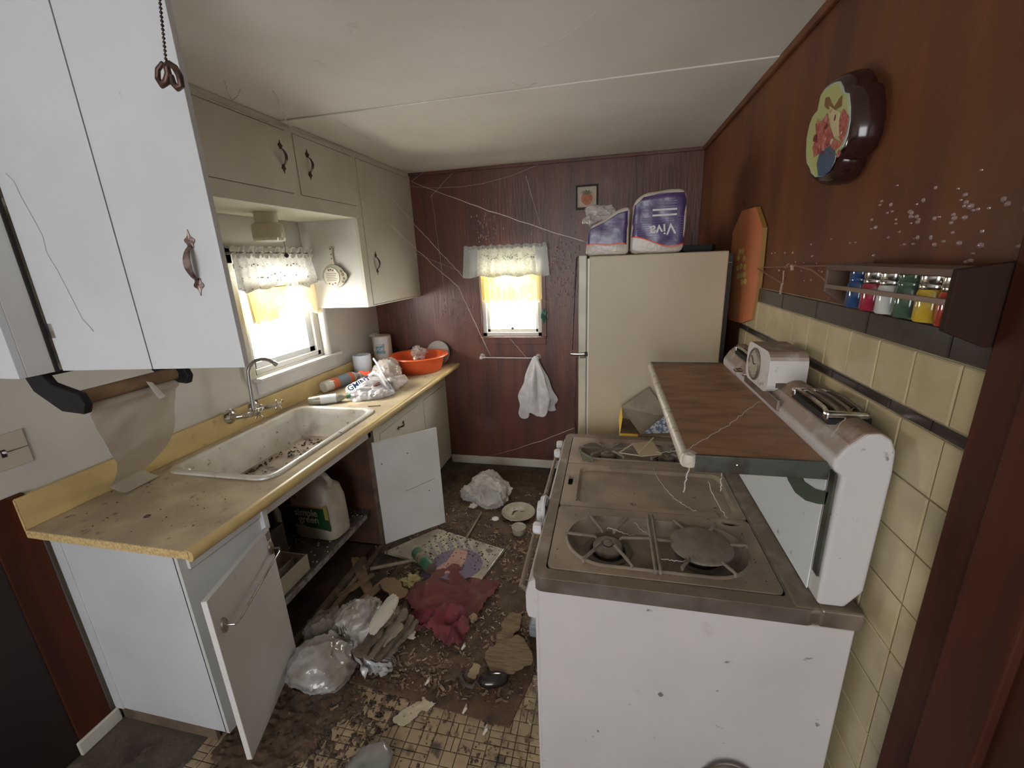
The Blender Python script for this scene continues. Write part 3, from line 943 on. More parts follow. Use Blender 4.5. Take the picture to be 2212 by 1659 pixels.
# faucet
FA = E('faucet', (0.024, 1.83, 1.0), 'chrome wall-mounted faucet with gooseneck spout and two cross handles', 'faucet')
for yv in (1.735, 1.895):
    MB().lathe([(.040, 0), (.040, .004), (.030, .012), (.018, .016), (.014, .05)], (0.0245, yv, 1.030), 'x', 20, True).obj('escutcheon', chrome, FA, smooth=True)
MB().tube([(0.07, 1.735, 1.03), (.105, 1.755, 1.03), (.105, 1.87, 1.03), (0.07, 1.895, 1.03)], .013, 10).obj('valve_body', chrome, FA, smooth=True)
for yv in (1.745, 1.885):
    b_ = MB().tube([(.10, yv, 1.03), (.125, yv + .004, 1.034), (.150, yv + .008, 1.038), (.185, yv + .012, 1.044)], [.011, .013, .010, .007], 10).obj('valve_stem', chrome, FA, smooth=True)
    c = V((.188, yv + .012, 1.045))
    m = MB()
    for k in range(4):
        a = k * PI / 2 + .5
        e = c + V((.004, math.cos(a) * .030, math.sin(a) * .030))
        m.tube([c, e], [.0055, .004], 8)
        m.lathe([(.0001, -.007), (.006, -.004), (.0075, 0), (.006, .004), (.0001, .007)], e, 'x', 8)
    m.lathe([(.011, -.008), (.011, .006), (.0001, .012)], c, 'x', 10)
    m.obj('cross_handle', chrome, FA, smooth=True)
sp = [V((.105, 1.812, 1.03)), V((.105, 1.814, 1.08)), V((.106, 1.820, 1.17))]
e0 = V((.106, 1.826, 1.235))
rad = .070
for k in range(9):
    a = PI - k * PI * .80 / 8
    sp.append(e0 + V((.55, .83, 0)) * (rad + rad * math.cos(a)) + V((0, 0, 1)) * (rad * math.sin(a)))
MB().tube(sp, [.011, .010] + [.0095] * 10, 12).obj('spout', chrome_brown if False else M('grey_steel_spout', (.36, .36, .35), .3, .9), FA, smooth=True)
MB().tube([sp[-1], sp[-1] + (sp[-1] - sp[-2]).normalized() * .022], .0125, 12).obj('aerator', chrome, FA, smooth=True)

# switch plate
SW = E('switch_plate', (0.004, .905, 1.21), 'beige wall plate with a black toggle switch beside the counter end', 'switch')
MB().box((.0, .868, 1.152), (.006, .965, 1.272)).obj('plate', M('beige_switch_plate', (.47, .43, .35), .5), SW, bevel=.0025)
MB().box((.006, .893, 1.196), (.0075, .905, 1.222)).obj('toggle_slot', black, SW)
MB().box((.006, .896, 1.210), (.018, .902, 1.217)).obj('toggle', plastic_white, SW, bevel=.001)
MB().box((.006, .908, 1.2095), (.0068, .964, 1.2115)).obj('plate_joint', near_black, SW)

# paper towel holder under the near cabinet
TH = E('paper_towel_holder', (0.30, 1.0, 1.50), 'black plastic under-cabinet paper towel holder with dangling old towel', 'holder')
a0 = at(140, 862, 'z', 1.462)
A_ = V((.335, .868, 1.50))
B_ = V((.335, 1.225, 1.50))
for nm, yv in (('end_bracket', .858), ('end_bracket', 1.172)):
    pts = [(.325, ZB - .001), (.40, ZB - .001), (.42, 1.474), (.515, 1.445), (.527, 1.415), (.512, 1.386), (.43, 1.392), (.345, 1.45)]
    MB().prism(pts, 'xz', yv - .011, yv + .011).obj(nm, black_pl, TH, bevel=.004)
MB().box((.325, .870, ZB - .012), (.40, 1.160, ZB - .001)).obj('mounting_bar', black_pl, TH, bevel=.002)
MB().lathe([(.019, .871), (.0215, .873), (.0215, 1.159), (.019, 1.161)], (.468, 0, 1.424), 'y', 20, True).obj('cardboard_core', card, TH, smooth=True)
# old towel sheet: hangs behind the core and slides down over the backsplash on to the counter


def towel(a, b):
    e = b * b * (3 - 2 * b)
    yl, yr = .880 + .245 * e, 1.150 + .115 * e
    yv = yl + (yr - yl) * a
    if b < .08:
        s_ = b / .08
        x, zz = .470 + .024 * math.sin(s_ * PI * .9), 1.402 - .03 * s_
    elif b < .88:
        s_ = (b - .08) / .80
        x = .475 * (1 - s_) ** .9 + .045 * s_ + .05 * math.sin(PI * s_)
        zz = 1.372 * (1 - s_) + .965 * s_
    else:
        s_ = (b - .88) / .12
        x, zz = .045 + .075 * s_, .965 - .026 * math.sin(min(1, s_ * 1.1) * PI / 2)
    x += .012 * fn((yv * 3, zz * 4, 0), 2, 3) + .006 * fn((yv * 9, zz * 9, 0), 2, 8)
    return (max(x, .030), yv, zz + .003)


MB().grid(towel, 22, 46).obj('towel_sheet', paper_dusty, TH, smooth=True)
MB().add([at(316, 824, 'x', .49), at(330, 826, 'x', .49), at(358, 856, 'x', .50), at(345, 862, 'x', .505), at(335, 850, 'x', .51)], [(0, 1, 2, 3, 4)]).obj('torn_paper_corner', paper, TH, solid=.0008)

# ------------------------------------------------------------------ stove
ST = E('stove', (2.15, 1.42, 0), 'old wide white gas range with dust-coated cooktop, tall backguard and brown top shelf', 'stove')
SX0, SX1, SY0, SY1 = 1.784, 2.528, .935, 1.908
MB().box((SX0, SY0, .07), (SX1, SY1, .905)).obj('body', stove_white, ST, bevel=.004)
MB().box((SX0 - .010, SY0 + .012, .17), (SX0, SY1 - .01, .80)).obj('oven_door', stove_white, ST, bevel=.004)
MB().prism([(SX0 + .002, .800), (1.756, .805), (1.750, .83), (1.750, .885), (1.762, .925), (SX0 + .002, .94)], 'xz', SY0 + .004, SY1 - .004).obj('control_panel', stove_white, ST, bevel=.005)
MB().box((SX0 + .03, SY0 + .03, .0), (SX1 - .02, SY1 - .03, .07)).obj('plinth', black, ST)
top = MB().prism(rrect(1.770, .930, 2.452, 1.913, .03), 'xy', .905, .9495, [list(rrect(1.803, .968, 2.392, 1.873, .012))]).obj('cooktop_rim', chrome_brown, ST, bevel=.011, seg=4)
MB().box((2.395, .931, .905), (2.462, 1.912, .952)).obj('rear_ledge', chrome_brown, ST, bevel=.012, seg=4)
MB().box((2.452, .932, .903), (2.540, 1.905, .953)).obj('rear_corner', chrome_brown, ST, bevel=.006, seg=3)
MB().box((1.80, .96, .880), (2.40, 1.88, .884)).obj('pan_floor', darkpan, ST)


def stadium(x0, x1, y0, y1, n=10):
    return rrect(x0, y0, x1, y1, (y1 - y0) / 2 - .001, n)


def scale2(loop, s, dz=0):
    cx = sum(p[0] for p in loop) / len(loop)
    cy = sum(p[1] for p in loop) / len(loop)
    return [(cx + (p[0] - cx) * (1 - s / abs(max(q[0] for q in loop) - cx)), cy + (p[1] - cy) * (1 - s / abs(max(q[1] for q in loop) - cy))) for p in loop]


zt = .951
w1l = stadium(1.850, 2.345, 1.005, 1.235)
w2l = stadium(1.850, 2.330, 1.655, 1.815)
burnt = [(2.335 + .025 * math.cos(a) * (1 + .3 * fn((a, 0, 0), 3)), 1.258 + .011 * math.sin(a) * (1 + .5 * fn((a, 4, 0), 3))) for a in [2 * PI * k / 14 for k in range(14)]]
slot = rrect(1.820, 1.425, 1.838, 1.495, .008, 4)
MB().prism(rrect(1.806, .971, 2.390, 1.283, .02), 'xy', .941, zt, [w1l, burnt]).obj('near_burner_panel', stove_top, ST, bevel=.0015)
MB().prism(rect(1.806, 1.603, 2.390, 1.870), 'xy', .941, zt, [w2l]).obj('far_burner_panel', stove_top, ST, bevel=.0015)
MB().prism(rrect(1.806, 1.287, 2.390, 1.599, .008), 'xy', .937, zt, [rrect(1.858, 1.312, 2.372, 1.575, .03), slot]).obj('griddle_cover', stove_top, ST, bevel=.003)
MB().loft([[V((a, b, z)) for a, b in lp] for lp, z in ((rrect(1.858, 1.312, 2.372, 1.575, .03), .9505), (rrect(1.868, 1.322, 2.362, 1.565, .03), .942))], cap=False).add(
    [V((a, b, .942)) for a, b in rrect(1.868, 1.322, 2.362, 1.565, .03)], [tuple(range(28))]).obj('griddle_recess', stove_top, ST, smooth=True)
for lp in (w1l, w2l):
    a = scale2(lp, .006)
    b_ = scale2(lp, .016)
    c_ = scale2(lp, .03)
    n = len(lp)
    m = MB()
    m.loft([[V((p[0], p[1], z)) for p in q] for q, z in ((scale2(lp, -.007), .951), (scale2(lp, -.003), .9555), (lp, .9555), (a, .945), (b_, .930), (c_, .918))], cap=False)
    m.add([V((p[0], p[1], .918)) for p in c_], [tuple(range(n))])
    m.obj('burner_pan', stove_top if False else M('grey_dust_pan', (.27, .21, .155), .7, c2=(.18, .135, .10), scale=12), ST, smooth=True)
burners = [(1.968, 1.112), (2.226, 1.122), (1.965, 1.735), (2.205, 1.735)]
for i, (bx, by) in enumerate(burners):
    s = 1.0 if i < 2 else .72
    m = MB()
    m.lathe([(.066 * s, .9185), (.069 * s, .922), (.060 * s, .923), (.052 * s, .9195)], (bx, by, 0), 'z', 28)
    m.obj('burner_ring', darkpan, ST, smooth=True)
    g_ = MB().lathe([(.052 * s, .9192), (.052 * s, .9195), (.03 * s, .9195)], (bx, by, 0), 'z', 24)
    g_.obj('burner_gap', black, ST)
    m = MB()
    m.lathe([(.040 * s, .919), (.044 * s, .932), (.040 * s, .940), (.020 * s, .944), (.018 * s, .939), (.0135 * s, .939), (.013 * s, .947), (.0001, .949)], (bx, by, 0), 'z', 24)
    m.obj('burner_head', iron, ST, smooth=True)


def bar(m, a, b, z, r=.0048):
    pa, pb = V((a[0], a[1], z)), V((b[0], b[1], z))
    d = (pb - pa).normalized()
    m.tube([pa - V((0, 0, .006)), pa + d * .006, pb - d * .008, pb, pb + V((0, 0, -.010))], [r * .8, r, r, r, r * .9], 7)


for i, (bx, by) in enumerate(burners):
    m = MB()
    s = 1.0 if i < 2 else .70
    ro = .125
    if i == 1:
        m.lathe([(.0001, .9655), (.078, .9645), (.084, .962), (.084, .957), (.0001, .957)], (bx, by, 0), 'z', 30)
    for k in range(6):
        a = math.radians([8, 62, 118, 178, 238, 300][k])
        ri = .075 if i == 1 else .034
        L_ = ro if k % 3 else ro * .98
        sy = 1.0 if i < 2 else .62
        bar(m, (bx + math.cos(a) * ri, by + math.sin(a) * ri * sy), (bx + math.cos(a) * L_, by + math.sin(a) * L_ * sy), .9625)
    m.obj('grate', iron, ST, smooth=True)
for xx in (2.090, 2.103):
    m = MB()
    bar(m, (xx, 1.255), (xx, .993), .9625, .0045)
    m.obj('grate_bar', iron, ST, smooth=True)
# knobs
for i, (px, py) in enumerate(((1155, 1203), (1163, 1168), (1170, 1134), (1198, 1022), (1204, 1003))):
    p = at(px + 3, py, 'x', 1.735)
    k = MB()
    n_ = 20
    rings = []
    for r_, h in ((.0165, 0), (.019, .006), (.0185, .022), (.015, .028), (.0001, .029)):
        rings.append([V((1.757 - h, min(max(p.y, .98), 1.86) + r_ * math.cos(2 * PI * q / n_) * (1 + .05 * (q % 2)), .912 + r_ * math.sin(2 * PI * q / n_) * (1 + .05 * (q % 2)))) for q in range(n_)])
    k.loft(rings)
    k.obj('knob', plastic_white, ST, smooth=False)
m = MB().lathe([(.052, 0), (.056, .006), (.05, .012), (.036, .014), (.034, .03), (.0001, .032)], (1.757, 1.31, .905), '-x', 30)
m.obj('thermostat_dial', plastic_white, ST, smooth=True)
MB().tube([(1.752, .96, .875), (1.728, .99, .86), (1.726, 1.2, .86), (1.726, 1.5, .86), (1.728, 1.82, .86), (1.752, 1.85, .875)], .008, 10).obj('door_handle', chrome_brown, ST, smooth=True)
hp = [V((2.303 + .058 * math.cos(a), .905 + (0.022 if k_ in (0, 10) else 0), .365 + .062 * math.sin(a))) for k_, a in enumerate([PI * q / 10 for q in range(11)])]
MB().tube(hp, .011, 10).obj('side_handle', chrome_brown, ST, smooth=True)
# backguard
bgp = [(2.448, .953), (2.505, .953), (2.536, 1.0), (2.540, 1.30), (2.537, 1.35), (2.525, 1.378), (2.505, 1.391), (2.478, 1.388), (2.45, 1.362), (2.430, 1.328), (2.430, 1.300), (2.448, 1.285)]
MB().prism(bgp, 'xz', .948, 1.905).obj('backguard', M('dusty_backguard_enamel', (.58, .545, .54), .3, spk=((0.14, 0.10, 0.08), 24, 0.66, 0.70, 0.8), dust=((.25, .17, .115), 1.0, 14)), ST, bevel=.010, seg=4)
MB().box((2.4445, 1.00, .955), (2.447, 1.90, 1.282)).obj('backguard_face', stove_back, ST)
MB().prism([(.962, 1.02), (.986, 1.02), (.986, 1.285), (.962, 1.285)], 'yz', 2.4425, 2.4475).obj('trim_strip', green_grey, ST, bevel=.001)
out = [at(a, b, 'x', 2.443) for a, b in ((1696, 1014), (1702, 1037), (1718, 1064), (1740, 1081), (1765, 1088), (1783, 1090), (1790, 1063), (1783, 1062), (1759, 1055), (1737, 1040), (1725, 1014))]
MB().prism([(p.y, min(p.z, 1.275)) for p in out], 'yz', 2.4425, 2.4446).obj('dial_ring', green_ring, ST)
# shelf on top of the backguard
MB().prism(rrect(2.140, .985, 2.432, 1.903, .012), 'xy', 1.272, 1.303).obj('shelf', shelf_brown, ST, bevel=.004)
ed = []
for yy in (.985, 1.02, 1.45, 1.88, 1.903):
    ed.append([V((2.140 + .013 * math.cos(a), yy, 1.287 + .018 * math.sin(a))) for a in [2 * PI * k / 12 for k in range(12)]])
MB().loft(ed).obj('shelf_front_edge', grime_white, ST, smooth=True)
MB().lathe([(.0001, 1.268), (.016, 1.272), (.020, 1.288), (.016, 1.303), (.0001, 1.306)], (2.150, .992, 0), 'z', 14).obj('shelf_corner', grime_white, ST, smooth=True)
MB().box((2.160, .974, 1.264), (2.436, .984, 1.306)).obj('shelf_end_strip', green_grey, ST, bevel=.002)
MB().lathe([(.004, 0), (.003, .002), (.0001, .003)], (2.25, .974, 1.287), '-y', 8).obj('rivet', chrome, ST)
MB().box((2.14, 1.903, 1.270), (2.43, 1.910, 1.308)).obj('shelf_end_strip', green_grey, ST, bevel=.002)
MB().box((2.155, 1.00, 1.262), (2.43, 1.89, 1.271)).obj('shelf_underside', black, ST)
# vents on top of the backguard
for (ya, yb) in ((1.035, 1.235), (1.605, 1.80)):
    m = MB()
    m.box((2.444, ya, 1.372), (2.530, yb, 1.388))
    m.obj('vent_base', black, ST)
    for k in range(4):
        x_ = 2.446 + k * .0235
        sl_ = MB().tube([(x_, ya + .004, 1.392), (x_, ya + .03, 1.402), (x_, (ya + yb) / 2, 1.405), (x_, yb - .03, 1.402), (x_, yb - .004, 1.392)], .0050, 7)
        sl_.obj('vent_slat', chrome_brown if k else chrome, ST, smooth=True)
    for yy in (ya, yb - .018):
        MB().box((2.438, yy, 1.380), (2.528, yy + .018, 1.401)).obj('vent_end', chrome, ST, bevel=.006, seg=3)
MB().box((2.424, 1.27, 1.318), (2.432, 1.585, 1.350)).obj('clock_backplate', chrome_brown, ST, bevel=.002)
# clock timer
ck = MB().prism(rrect(1.345, 1.345, 1.560, 1.470, .035, 5), 'yz', 2.418, 2.520).obj('clock_housing', M('dusty_white_bakelite', (.66, .62, .60), .4, spk=((.2, .13, .1), 26, .62, .7, .7), dust=((.24, .15, .10), .9, 20)), ST, bevel=.010, seg=3)
MB().box((2.440, 1.3435, 1.365), (2.505, 1.3455, 1.380)).obj('clock_vent_slot', M('dark_brown_slot', (.09, .06, .05), .6), ck)
m = MB().lathe([(.050, 0), (.052, .004), (.047, .008), (.044, .004)], (2.418, 1.470, 1.408), '-x', 28)
m.obj('dial_bezel', chrome_brown, ck, smooth=True)
MB().lathe([(.0001, .0045), (.045, .004)], (2.418, 1.470, 1.408), '-x', 28).obj('dial_face', M('yellowed_dial', (.42, .38, .30), .3), ck)
m = MB()
for k in range(12):
    a = k * PI / 6
    c = V((2.413, 1.470 + .038 * math.cos(a), 1.408 + .038 * math.sin(a)))
    m.box(c - V((.0005, .0012, .0012)), c + V((.0005, .0012, .0012)))
m.tube([(2.4125, 1.470, 1.408), (2.4125, 1.495, 1.43)], .0012, 4)
m.tube([(2.4125, 1.470, 1.408), (2.4125, 1.452, 1.412)], .0015, 4)
m.obj('clock_hands', near_black, ck)
MB().lathe([(.007, 0), (.006, .012), (.0001, .014)], (2.418, 1.575 - .028, 1.352), '-x', 10).obj('timer_stem', chrome, ck, smooth=True)
dialp = MB().box((2.39, 1.575, 1.352), (2.416, 1.600, 1.362)).obj('timer_lever', chrome, ck, bevel=.003)

# tilted little wooden carton of kindling on the far burner
kb = E('match_carton', (2.09, 1.70, .97), 'small flattened wooden carton lying tilted on the far burner grate', 'carton')
Rm = Matrix.Translation(V((2.12, 1.70, .985))) @ Matrix.Rotation(.35, 4, 'Z') @ Matrix.Rotation(.20, 4, 'X')
m = MB()
m.add([Rm @ V(p) for p in ((-.045, -.045, 0), (.045, -.045, 0), (.045, .045, 0), (-.045, .045, 0), (-.045, -.045, .004), (.045, -.045, .004), (.045, .045, .004), (-.045, .045, .004))],
      [(0, 3, 2, 1), (4, 5, 6, 7), (0, 1, 5, 4), (1, 2, 6, 5), (2, 3, 7, 6), (3, 0, 4, 7)])
m.obj('panel', M('pale_balsa', (.46, .36, .24), .8), kb)
for s in (-1, 1):
    m = MB()
    m.tube([Rm @ V((-.12, -.005, .0)), Rm @ V((-.045, s * .04, .002))], .003, 5)
    m.obj('splint', M('pale_balsa', (.46, .36, .24), .8), kb)
m = MB()
m.tube([Rm @ V((-.045, -.03, .012)), Rm @ V((.05, .05, .018))], .003, 5)
m.obj('splint', MATS['pale_balsa'], kb)
gr = MB().add([at(1250, 972, 'z', .955), at(1258, 992, 'z', .954), at(1285, 999, 'z', .953), at(1275, 985, 'z', .957)], [(0, 1, 2, 3)]).obj('leaf_scrap', M('dull_green_leaf', (.12, .15, .07), .8), solid=.001)
tag(gr, 'dull green leaf scrap beside the far burner of the stove', 'leaf')
crumbs('stove_crumbs', 120, lambda r: (r.uniform(1.82, 2.38), r.uniform(.98, 1.28) if r.random() < .5 else r.uniform(1.3, 1.86), .9515), .001, .006, crumb_m, 'small dark specks on the dusty cooktop', seed=12)

# ------------------------------------------------------------------ fridge
FR = E('refrigerator', (2.14, 2.5, 0), 'tall almond refrigerator standing sideways in the back right corner', 'refrigerator')
fy = 2.136
MB().box((1.858, fy, .03), (2.470, 2.90, 1.762)).obj('cabinet', fridge_m, FR, bevel=.006, seg=3)
MB().box((1.848, fy + .004, .05), (1.858, 2.896, 1.750)).obj('gasket', rubber, FR)
MB().box((1.810, fy, 1.285), (1.848, 2.90, 1.768)).obj('door', fridge_door, FR, bevel=.004)
q = MB().box((1.810, fy, .06), (1.848, 2.90, 1.270)).obj('door', fridge_door, FR, bevel=.004)
q['label'] = 'lower door'
MB().box((1.853, fy - .003, .05), (1.862, fy + .001, 1.752)).obj('edge_trim', M('pale_edge_trim', (.72, .67, .54), .35), FR)
MB().tube([(1.808, fy + .012, 1.762), (1.800, fy + .008, 1.758), (1.788, fy + .006, 1.55), (1.778, fy + .004, 1.31)], .0045, 8).obj('handle', bronze, FR, smooth=True)
m = MB().tube([(1.772, fy, 1.292), (1.80, fy, 1.290), (1.846, fy, 1.292)], .008, 10)
m.obj('handle_catch', chrome, FR, smooth=True)
MB().box((1.840, fy - .008, 1.280), (1.856, fy + .002, 1.302)).obj('catch_block', black_pl, FR, bevel=.002)
MB().tube([(1.800, fy + .008, 1.27), (1.79, fy + .006, 1.0), (1.80, fy + .008, .86)], .004, 8).obj('handle', bronze, FR, smooth=True)
MB().box((2.472, fy + .02, .2), (2.492, 2.88, 1.75)).obj('rear_panel', near_black, FR)
MB().box((1.87, fy + .02, 0), (2.46, 2.88, .03)).obj('foot_rail', black, FR)

# paper towel packages on top
zf = 1.762


def pack(name, prof, ya, yb, label, waves, seed, squash=1.0):
    e = E(name, (sum(p[0] for p in prof) / len(prof), (ya + yb) / 2, zf), label, 'package', 'paper towel packages on the refrigerator')
    zs = [p[1] for p in prof]

    def pr(poly, y0_, y1_, nm, mat, amp=.006):
        # rounded side outline lofted through depth with soft dents
        n = 48
        per = []
        pts = poly
        tot = sum((V(pts[i] + (0,)) - V(pts[(i + 1) % len(pts)] + (0,))).length for i in range(len(pts)))
        for k in range(n):
            d = tot * k / n
            for i in range(len(pts)):
                a, b = V(pts[i] + (0,)), V(pts[(i + 1) % len(pts)] + (0,))
                l = (b - a).length
                if d <= l:
                    per.append(a.lerp(b, d / l))
                    break
                d -= l
        cx = sum(p.x for p in per) / n
        cz = sum(p.y for p in per) / n
        rings = []
        steps = [(0, .90), (.008, .955), (.022, .985), (.05, 1.0), (.5, 1.0), (.9, 1.0), (.97, .96), (1, .9)]
        for s, k in steps:
            yy = y0_ + (y1_ - y0_) * s
            ring = []
            for i, p in enumerate(per):
                q_ = (per[i - 1] + p + per[(i + 1) % n]) / 3
                d = 1 + amp * 6 * fn((q_.x * 9, yy * 9, q_.y * 9), 1, seed)
                ring.append(V((cx + (q_.x - cx) * k * d, yy + .004 * fn((q_.x, yy, q_.y), 20, seed), max(zf + .0015, cz + (q_.y - cz) * k * d))))
            rings.append(ring)
        return MB().loft(rings).obj(nm, mat, e, smooth=True)
    pr(prof, ya, yb, 'roll_bundle', roll_white)
    # printed film sleeve: everything above the wavy lower edge
    xs = [p[0] for p in prof]
    x0_, x1_ = min(xs), max(xs)

    def top_z(x):
        best = zf
        for i in range(len(prof)):
            a, b = prof[i], prof[(i + 1) % len(prof)]
            if (a[0] - x) * (b[0] - x) <= 0 and a[0] != b[0]:
                z_ = a[1] + (b[1] - a[1]) * (x - a[0]) / (b[0] - a[0])
                best = max(best, z_)
        return best

    def front(a, b):
        x = x0_ + .006 + (x1_ - x0_ - .012) * a
        zl = waves(a)
        z_ = zl + (top_z(x) - .012 - zl) * b
        edge = min(a, 1 - a, (1 - b) * 1.0)
        return (x, ya - .006 + .012 * max(0, 1 - edge / .07) ** 2 + .005 * fn((x, 0, z_), 16, seed), z_)
    MB().grid(front, 24, 16).obj('printed_film', purple, e, smooth=True)

    def line(a, b):
        x = x0_ + .006 + (x1_ - x0_ - .012) * a
        z_ = waves(a) - .004 + .006 * b
        return (x, ya - .008 + .012 * max(0, 1 - min(a, 1 - a) / .07) ** 2 + .004 * fn((x, 0, z_), 16, seed), z_)
    MB().grid(line, 24, 1).obj('orange_band', orange_line, e, smooth=True)
    return e


ya = 2.185
pb = pack('paper_towel_package', [(2.045, zf), (2.285, zf), (2.290, 1.95), (2.280, 2.036), (2.20, 2.040), (2.10, 2.028), (2.055, 1.99)], ya, ya + .27,
          'upright purple film package of paper rolls turned upside down on the refrigerator', lambda a: 1.842 - .050 * (1 - math.cos(min(1, a * 1.25) * PI)) / 2 + .012 * max(0, a - .8) * 5, 3)
text('logo_lettering', 'Viva', .068, (2.186, ya - .0095, 1.868), (-1, 0, -.10), (-.25, 0, -1), M('print_white', (.75, .72, .72), .5), pb, .0008)
for z_, mt in ((1.948, 'print_white'), (1.925, 'print_white')):
    MB().box((2.140, ya - .0095, z_), (2.245, ya - .0075, z_ + .008)).obj('printed_bar', MATS[mt], pb)
for k in range(9):
    MB().box((2.06, ya - .0086, 1.838 + .010 * k), (2.278, ya - .0074, 1.840 + .010 * k)).obj('printed_stripe', M('pale_purple_print', (.13, .08, .28), .4), pb)
for z_ in (1.975, 1.985, 1.962):
    MB().box((2.160, ya - .0092, z_), (2.245, ya - .0075, z_ + .003)).obj('printed_bar', M('faint_lilac_print', (.26, .19, .38), .5), pb)
pa = pack('paper_towel_package', [(1.838, zf), (2.040, zf), (2.040, 1.975), (1.99, 1.965), (1.93, 1.930), (1.86, 1.90), (1.845, 1.85)], ya - .012, ya + .25,
          'slumped torn purple film package leaning left on the refrigerator', lambda a: 1.815 + .004 * math.sin(a * 9) - .02 * max(0, a - .7), 8)
blob((1.905, ya + .02, 1.955), (.066, .05, .036), 5, .30, 4, None, 1.6).obj('loose_clear_film', bag_clear, pa, smooth=True)
blob((1.860, ya + .0, 1.925), (.028, .03, .020), 6, .5, 3).obj('loose_clear_film', bag_clear, pa, smooth=True)
tr_ = E('tray', (2.40, 2.60, zf), 'shallow black tray lying behind the paper towels on the refrigerator', 'tray')
MB().prism(rrect(2.31, 2.40, 2.465, 2.80, .02), 'xy', zf, zf + .008).obj('tray_floor', black_pl, tr_)
MB().prism(rrect(2.30, 2.39, 2.468, 2.81, .02), 'xy', zf + .008, zf + .035, [rrect(2.308, 2.398, 2.460, 2.802, .02)]).obj('tray_rim', black_pl, tr_, bevel=.002)

# cardboard carton between stove and fridge
CB = E('cardboard_carton', (2.15, 2.02, 0), 'tall cardboard carton with yellow side squeezed between stove and refrigerator', 'box')
MB().box((2.02, 1.925, .0), (2.30, 2.12, .955)).obj('carton_body', card, CB, bevel=.002)
MB().box((2.018, 1.922, .80), (2.10, 1.9248, .958)).obj('yellow_panel', M('yellow_print_card', (.72, .46, .05), .6), CB)
MB().add([(2.020, 1.93, .956), (2.020, 2.11, .956), (2.030, 2.10, 1.035), (2.030, 1.95, 1.03)], [(0, 1, 2, 3)]).obj('flap', M('yellow_print_card', (.72, .46, .05), .6), CB, solid=.003)
fa_ = [at(1342, 880, 'y', 2.06), at(1402, 838, 'y', 2.10), at(1450, 905, 'y', 2.05), at(1384, 940, 'y', 1.93)]
MB().add(fa_, [(0, 1, 2, 3)]).obj('flap', card_dusty, CB, solid=.003)
fb_ = [at(1386, 938, 'y', 1.935), at(1440, 894, 'y', 2.0), at(1520, 930, 'y', 2.0), at(1500, 960, 'y', 1.93)]
MB().add(fb_, [(0, 1, 2, 3)]).obj('patterned_liner', M('blue_speckled_paper', (.12, .15, .22), .7, c2=(.5, .5, .52), scale=70, thr=(.47, .53)), CB, solid=.003)
text('print', 'or', .022, at(1350, 914, 'y', 1.9215), (1, 0, 0), (0, 0, 1), near_black, CB, .0004)

# ------------------------------------------------------------------ things on the walls
PF = E('framed_picture', (1.783, D - .01, 2.17), 'small black framed picture of a red strawberry high on the back wall', 'picture')
MB().prism(rect(1.704, 2.092, 1.862, 2.256), 'xz', D - .018, D - .0005, [rect(1.716, 2.106, 1.850, 2.244)]).obj('frame', black_pl, PF, bevel=.002)
MB().box((1.716, D - .010, 2.106), (1.850, D - .004, 2.244)).obj('mat_board', M('foxed_picture_paper', (.55, .47, .38), .8, c2=(.48, .38, .30), scale=30), PF)
sb = [(1.783 + .040 * math.sin(a) * (1 + .12 * math.cos(a)), 2.162 + .042 * math.cos(a)) for a in [2 * PI * k / 20 for k in range(20)]]
MB().prism(sb, 'xz', D - .0112, D - .0102).obj('strawberry_print', M('faded_red_print', (.42, .13, .08), .7, c2=(.5, .22, .15), scale=60), PF)
lf = []
for k in range(18):
    a = 2 * PI * k / 18
    lf.append((1.783 + (.044 if k % 2 else .024) * math.cos(a), 2.205 + (.020 if k % 2 else .009) * math.sin(a)))
MB().prism(lf, 'xz', D - .0118, D - .0113).obj('leaf_print', M('faded_green_print', (.17, .18, .11), .7), PF)

TB = E('towel_bar', (1.165, D, .995), 'thin white towel bar mounted below the back wall window', 'towel bar')
for x_ in (.930, 1.402):
    MB().lathe([(.024, 0), (.022, .006), (.012, .012), (.010, .045), (.014, .055), (.0001, .06)], (x_, D - .0005, .995), '-y', 14, True).obj('post', M('milky_acrylic', (.55, .50, .50), .15), TB, smooth=True)
MB().tube([(.93, D - .048, .995), (1.402, D - .048, .995)], .0045, 8).obj('rod', plastic_white, TB, smooth=True)
rg = MB()
rings = []
for i in range(30):
    t_ = i / 29
    cx = 1.385 - .02 * t_ + .03 * t_ * t_
    hw = .010 + .165 * t_ ** .8 * (1 if t_ < .75 else 1 - (t_ - .75) * 1.15)
    z_ = 1.012 - .50 * t_
    ring = []
    for k in range(48):
        a = 2 * PI * k / 48
        fo = 1 + .22 * math.sin(a * 7 + t_ * 2) * min(1, t_ * 3) + .35 * fn((math.cos(a) * 1.5, math.sin(a) * 1.5, t_ * 3), 1.3, 4)
        zz = z_ - (.10 * t_ ** 2 * fn((math.cos(a), math.sin(a), 0), 1.4, 9)) + .09 * t_ ** 3 * abs(math.cos(a)) * (1 if math.cos(a) > 0 else .4)
        yy = D - .052 + math.sin(a) * min(hw * .42, .044) * fo
        ring.append(V((cx + math.cos(a) * hw * fo, min(yy, D - .004), zz)))
    rings.append(ring)
rg.loft(rings, cap=False)
o = rg.obj('grocery_bag', bag_white, smooth=True)
tag(o, 'limp white plastic bag hanging from the right end of the towel bar', 'bag')

# plant-like green plastic at the right of the back window
gp = blob((1.458, D - .012, 1.335), (.020, .010, .055), 3, .5, 3)
o = gp.obj('green_ornament', M('deep_green_plastic', (.02, .09, .06), .3), smooth=True)
tag(o, 'small dark green ornament stuck at the right side of the back window', 'ornament')

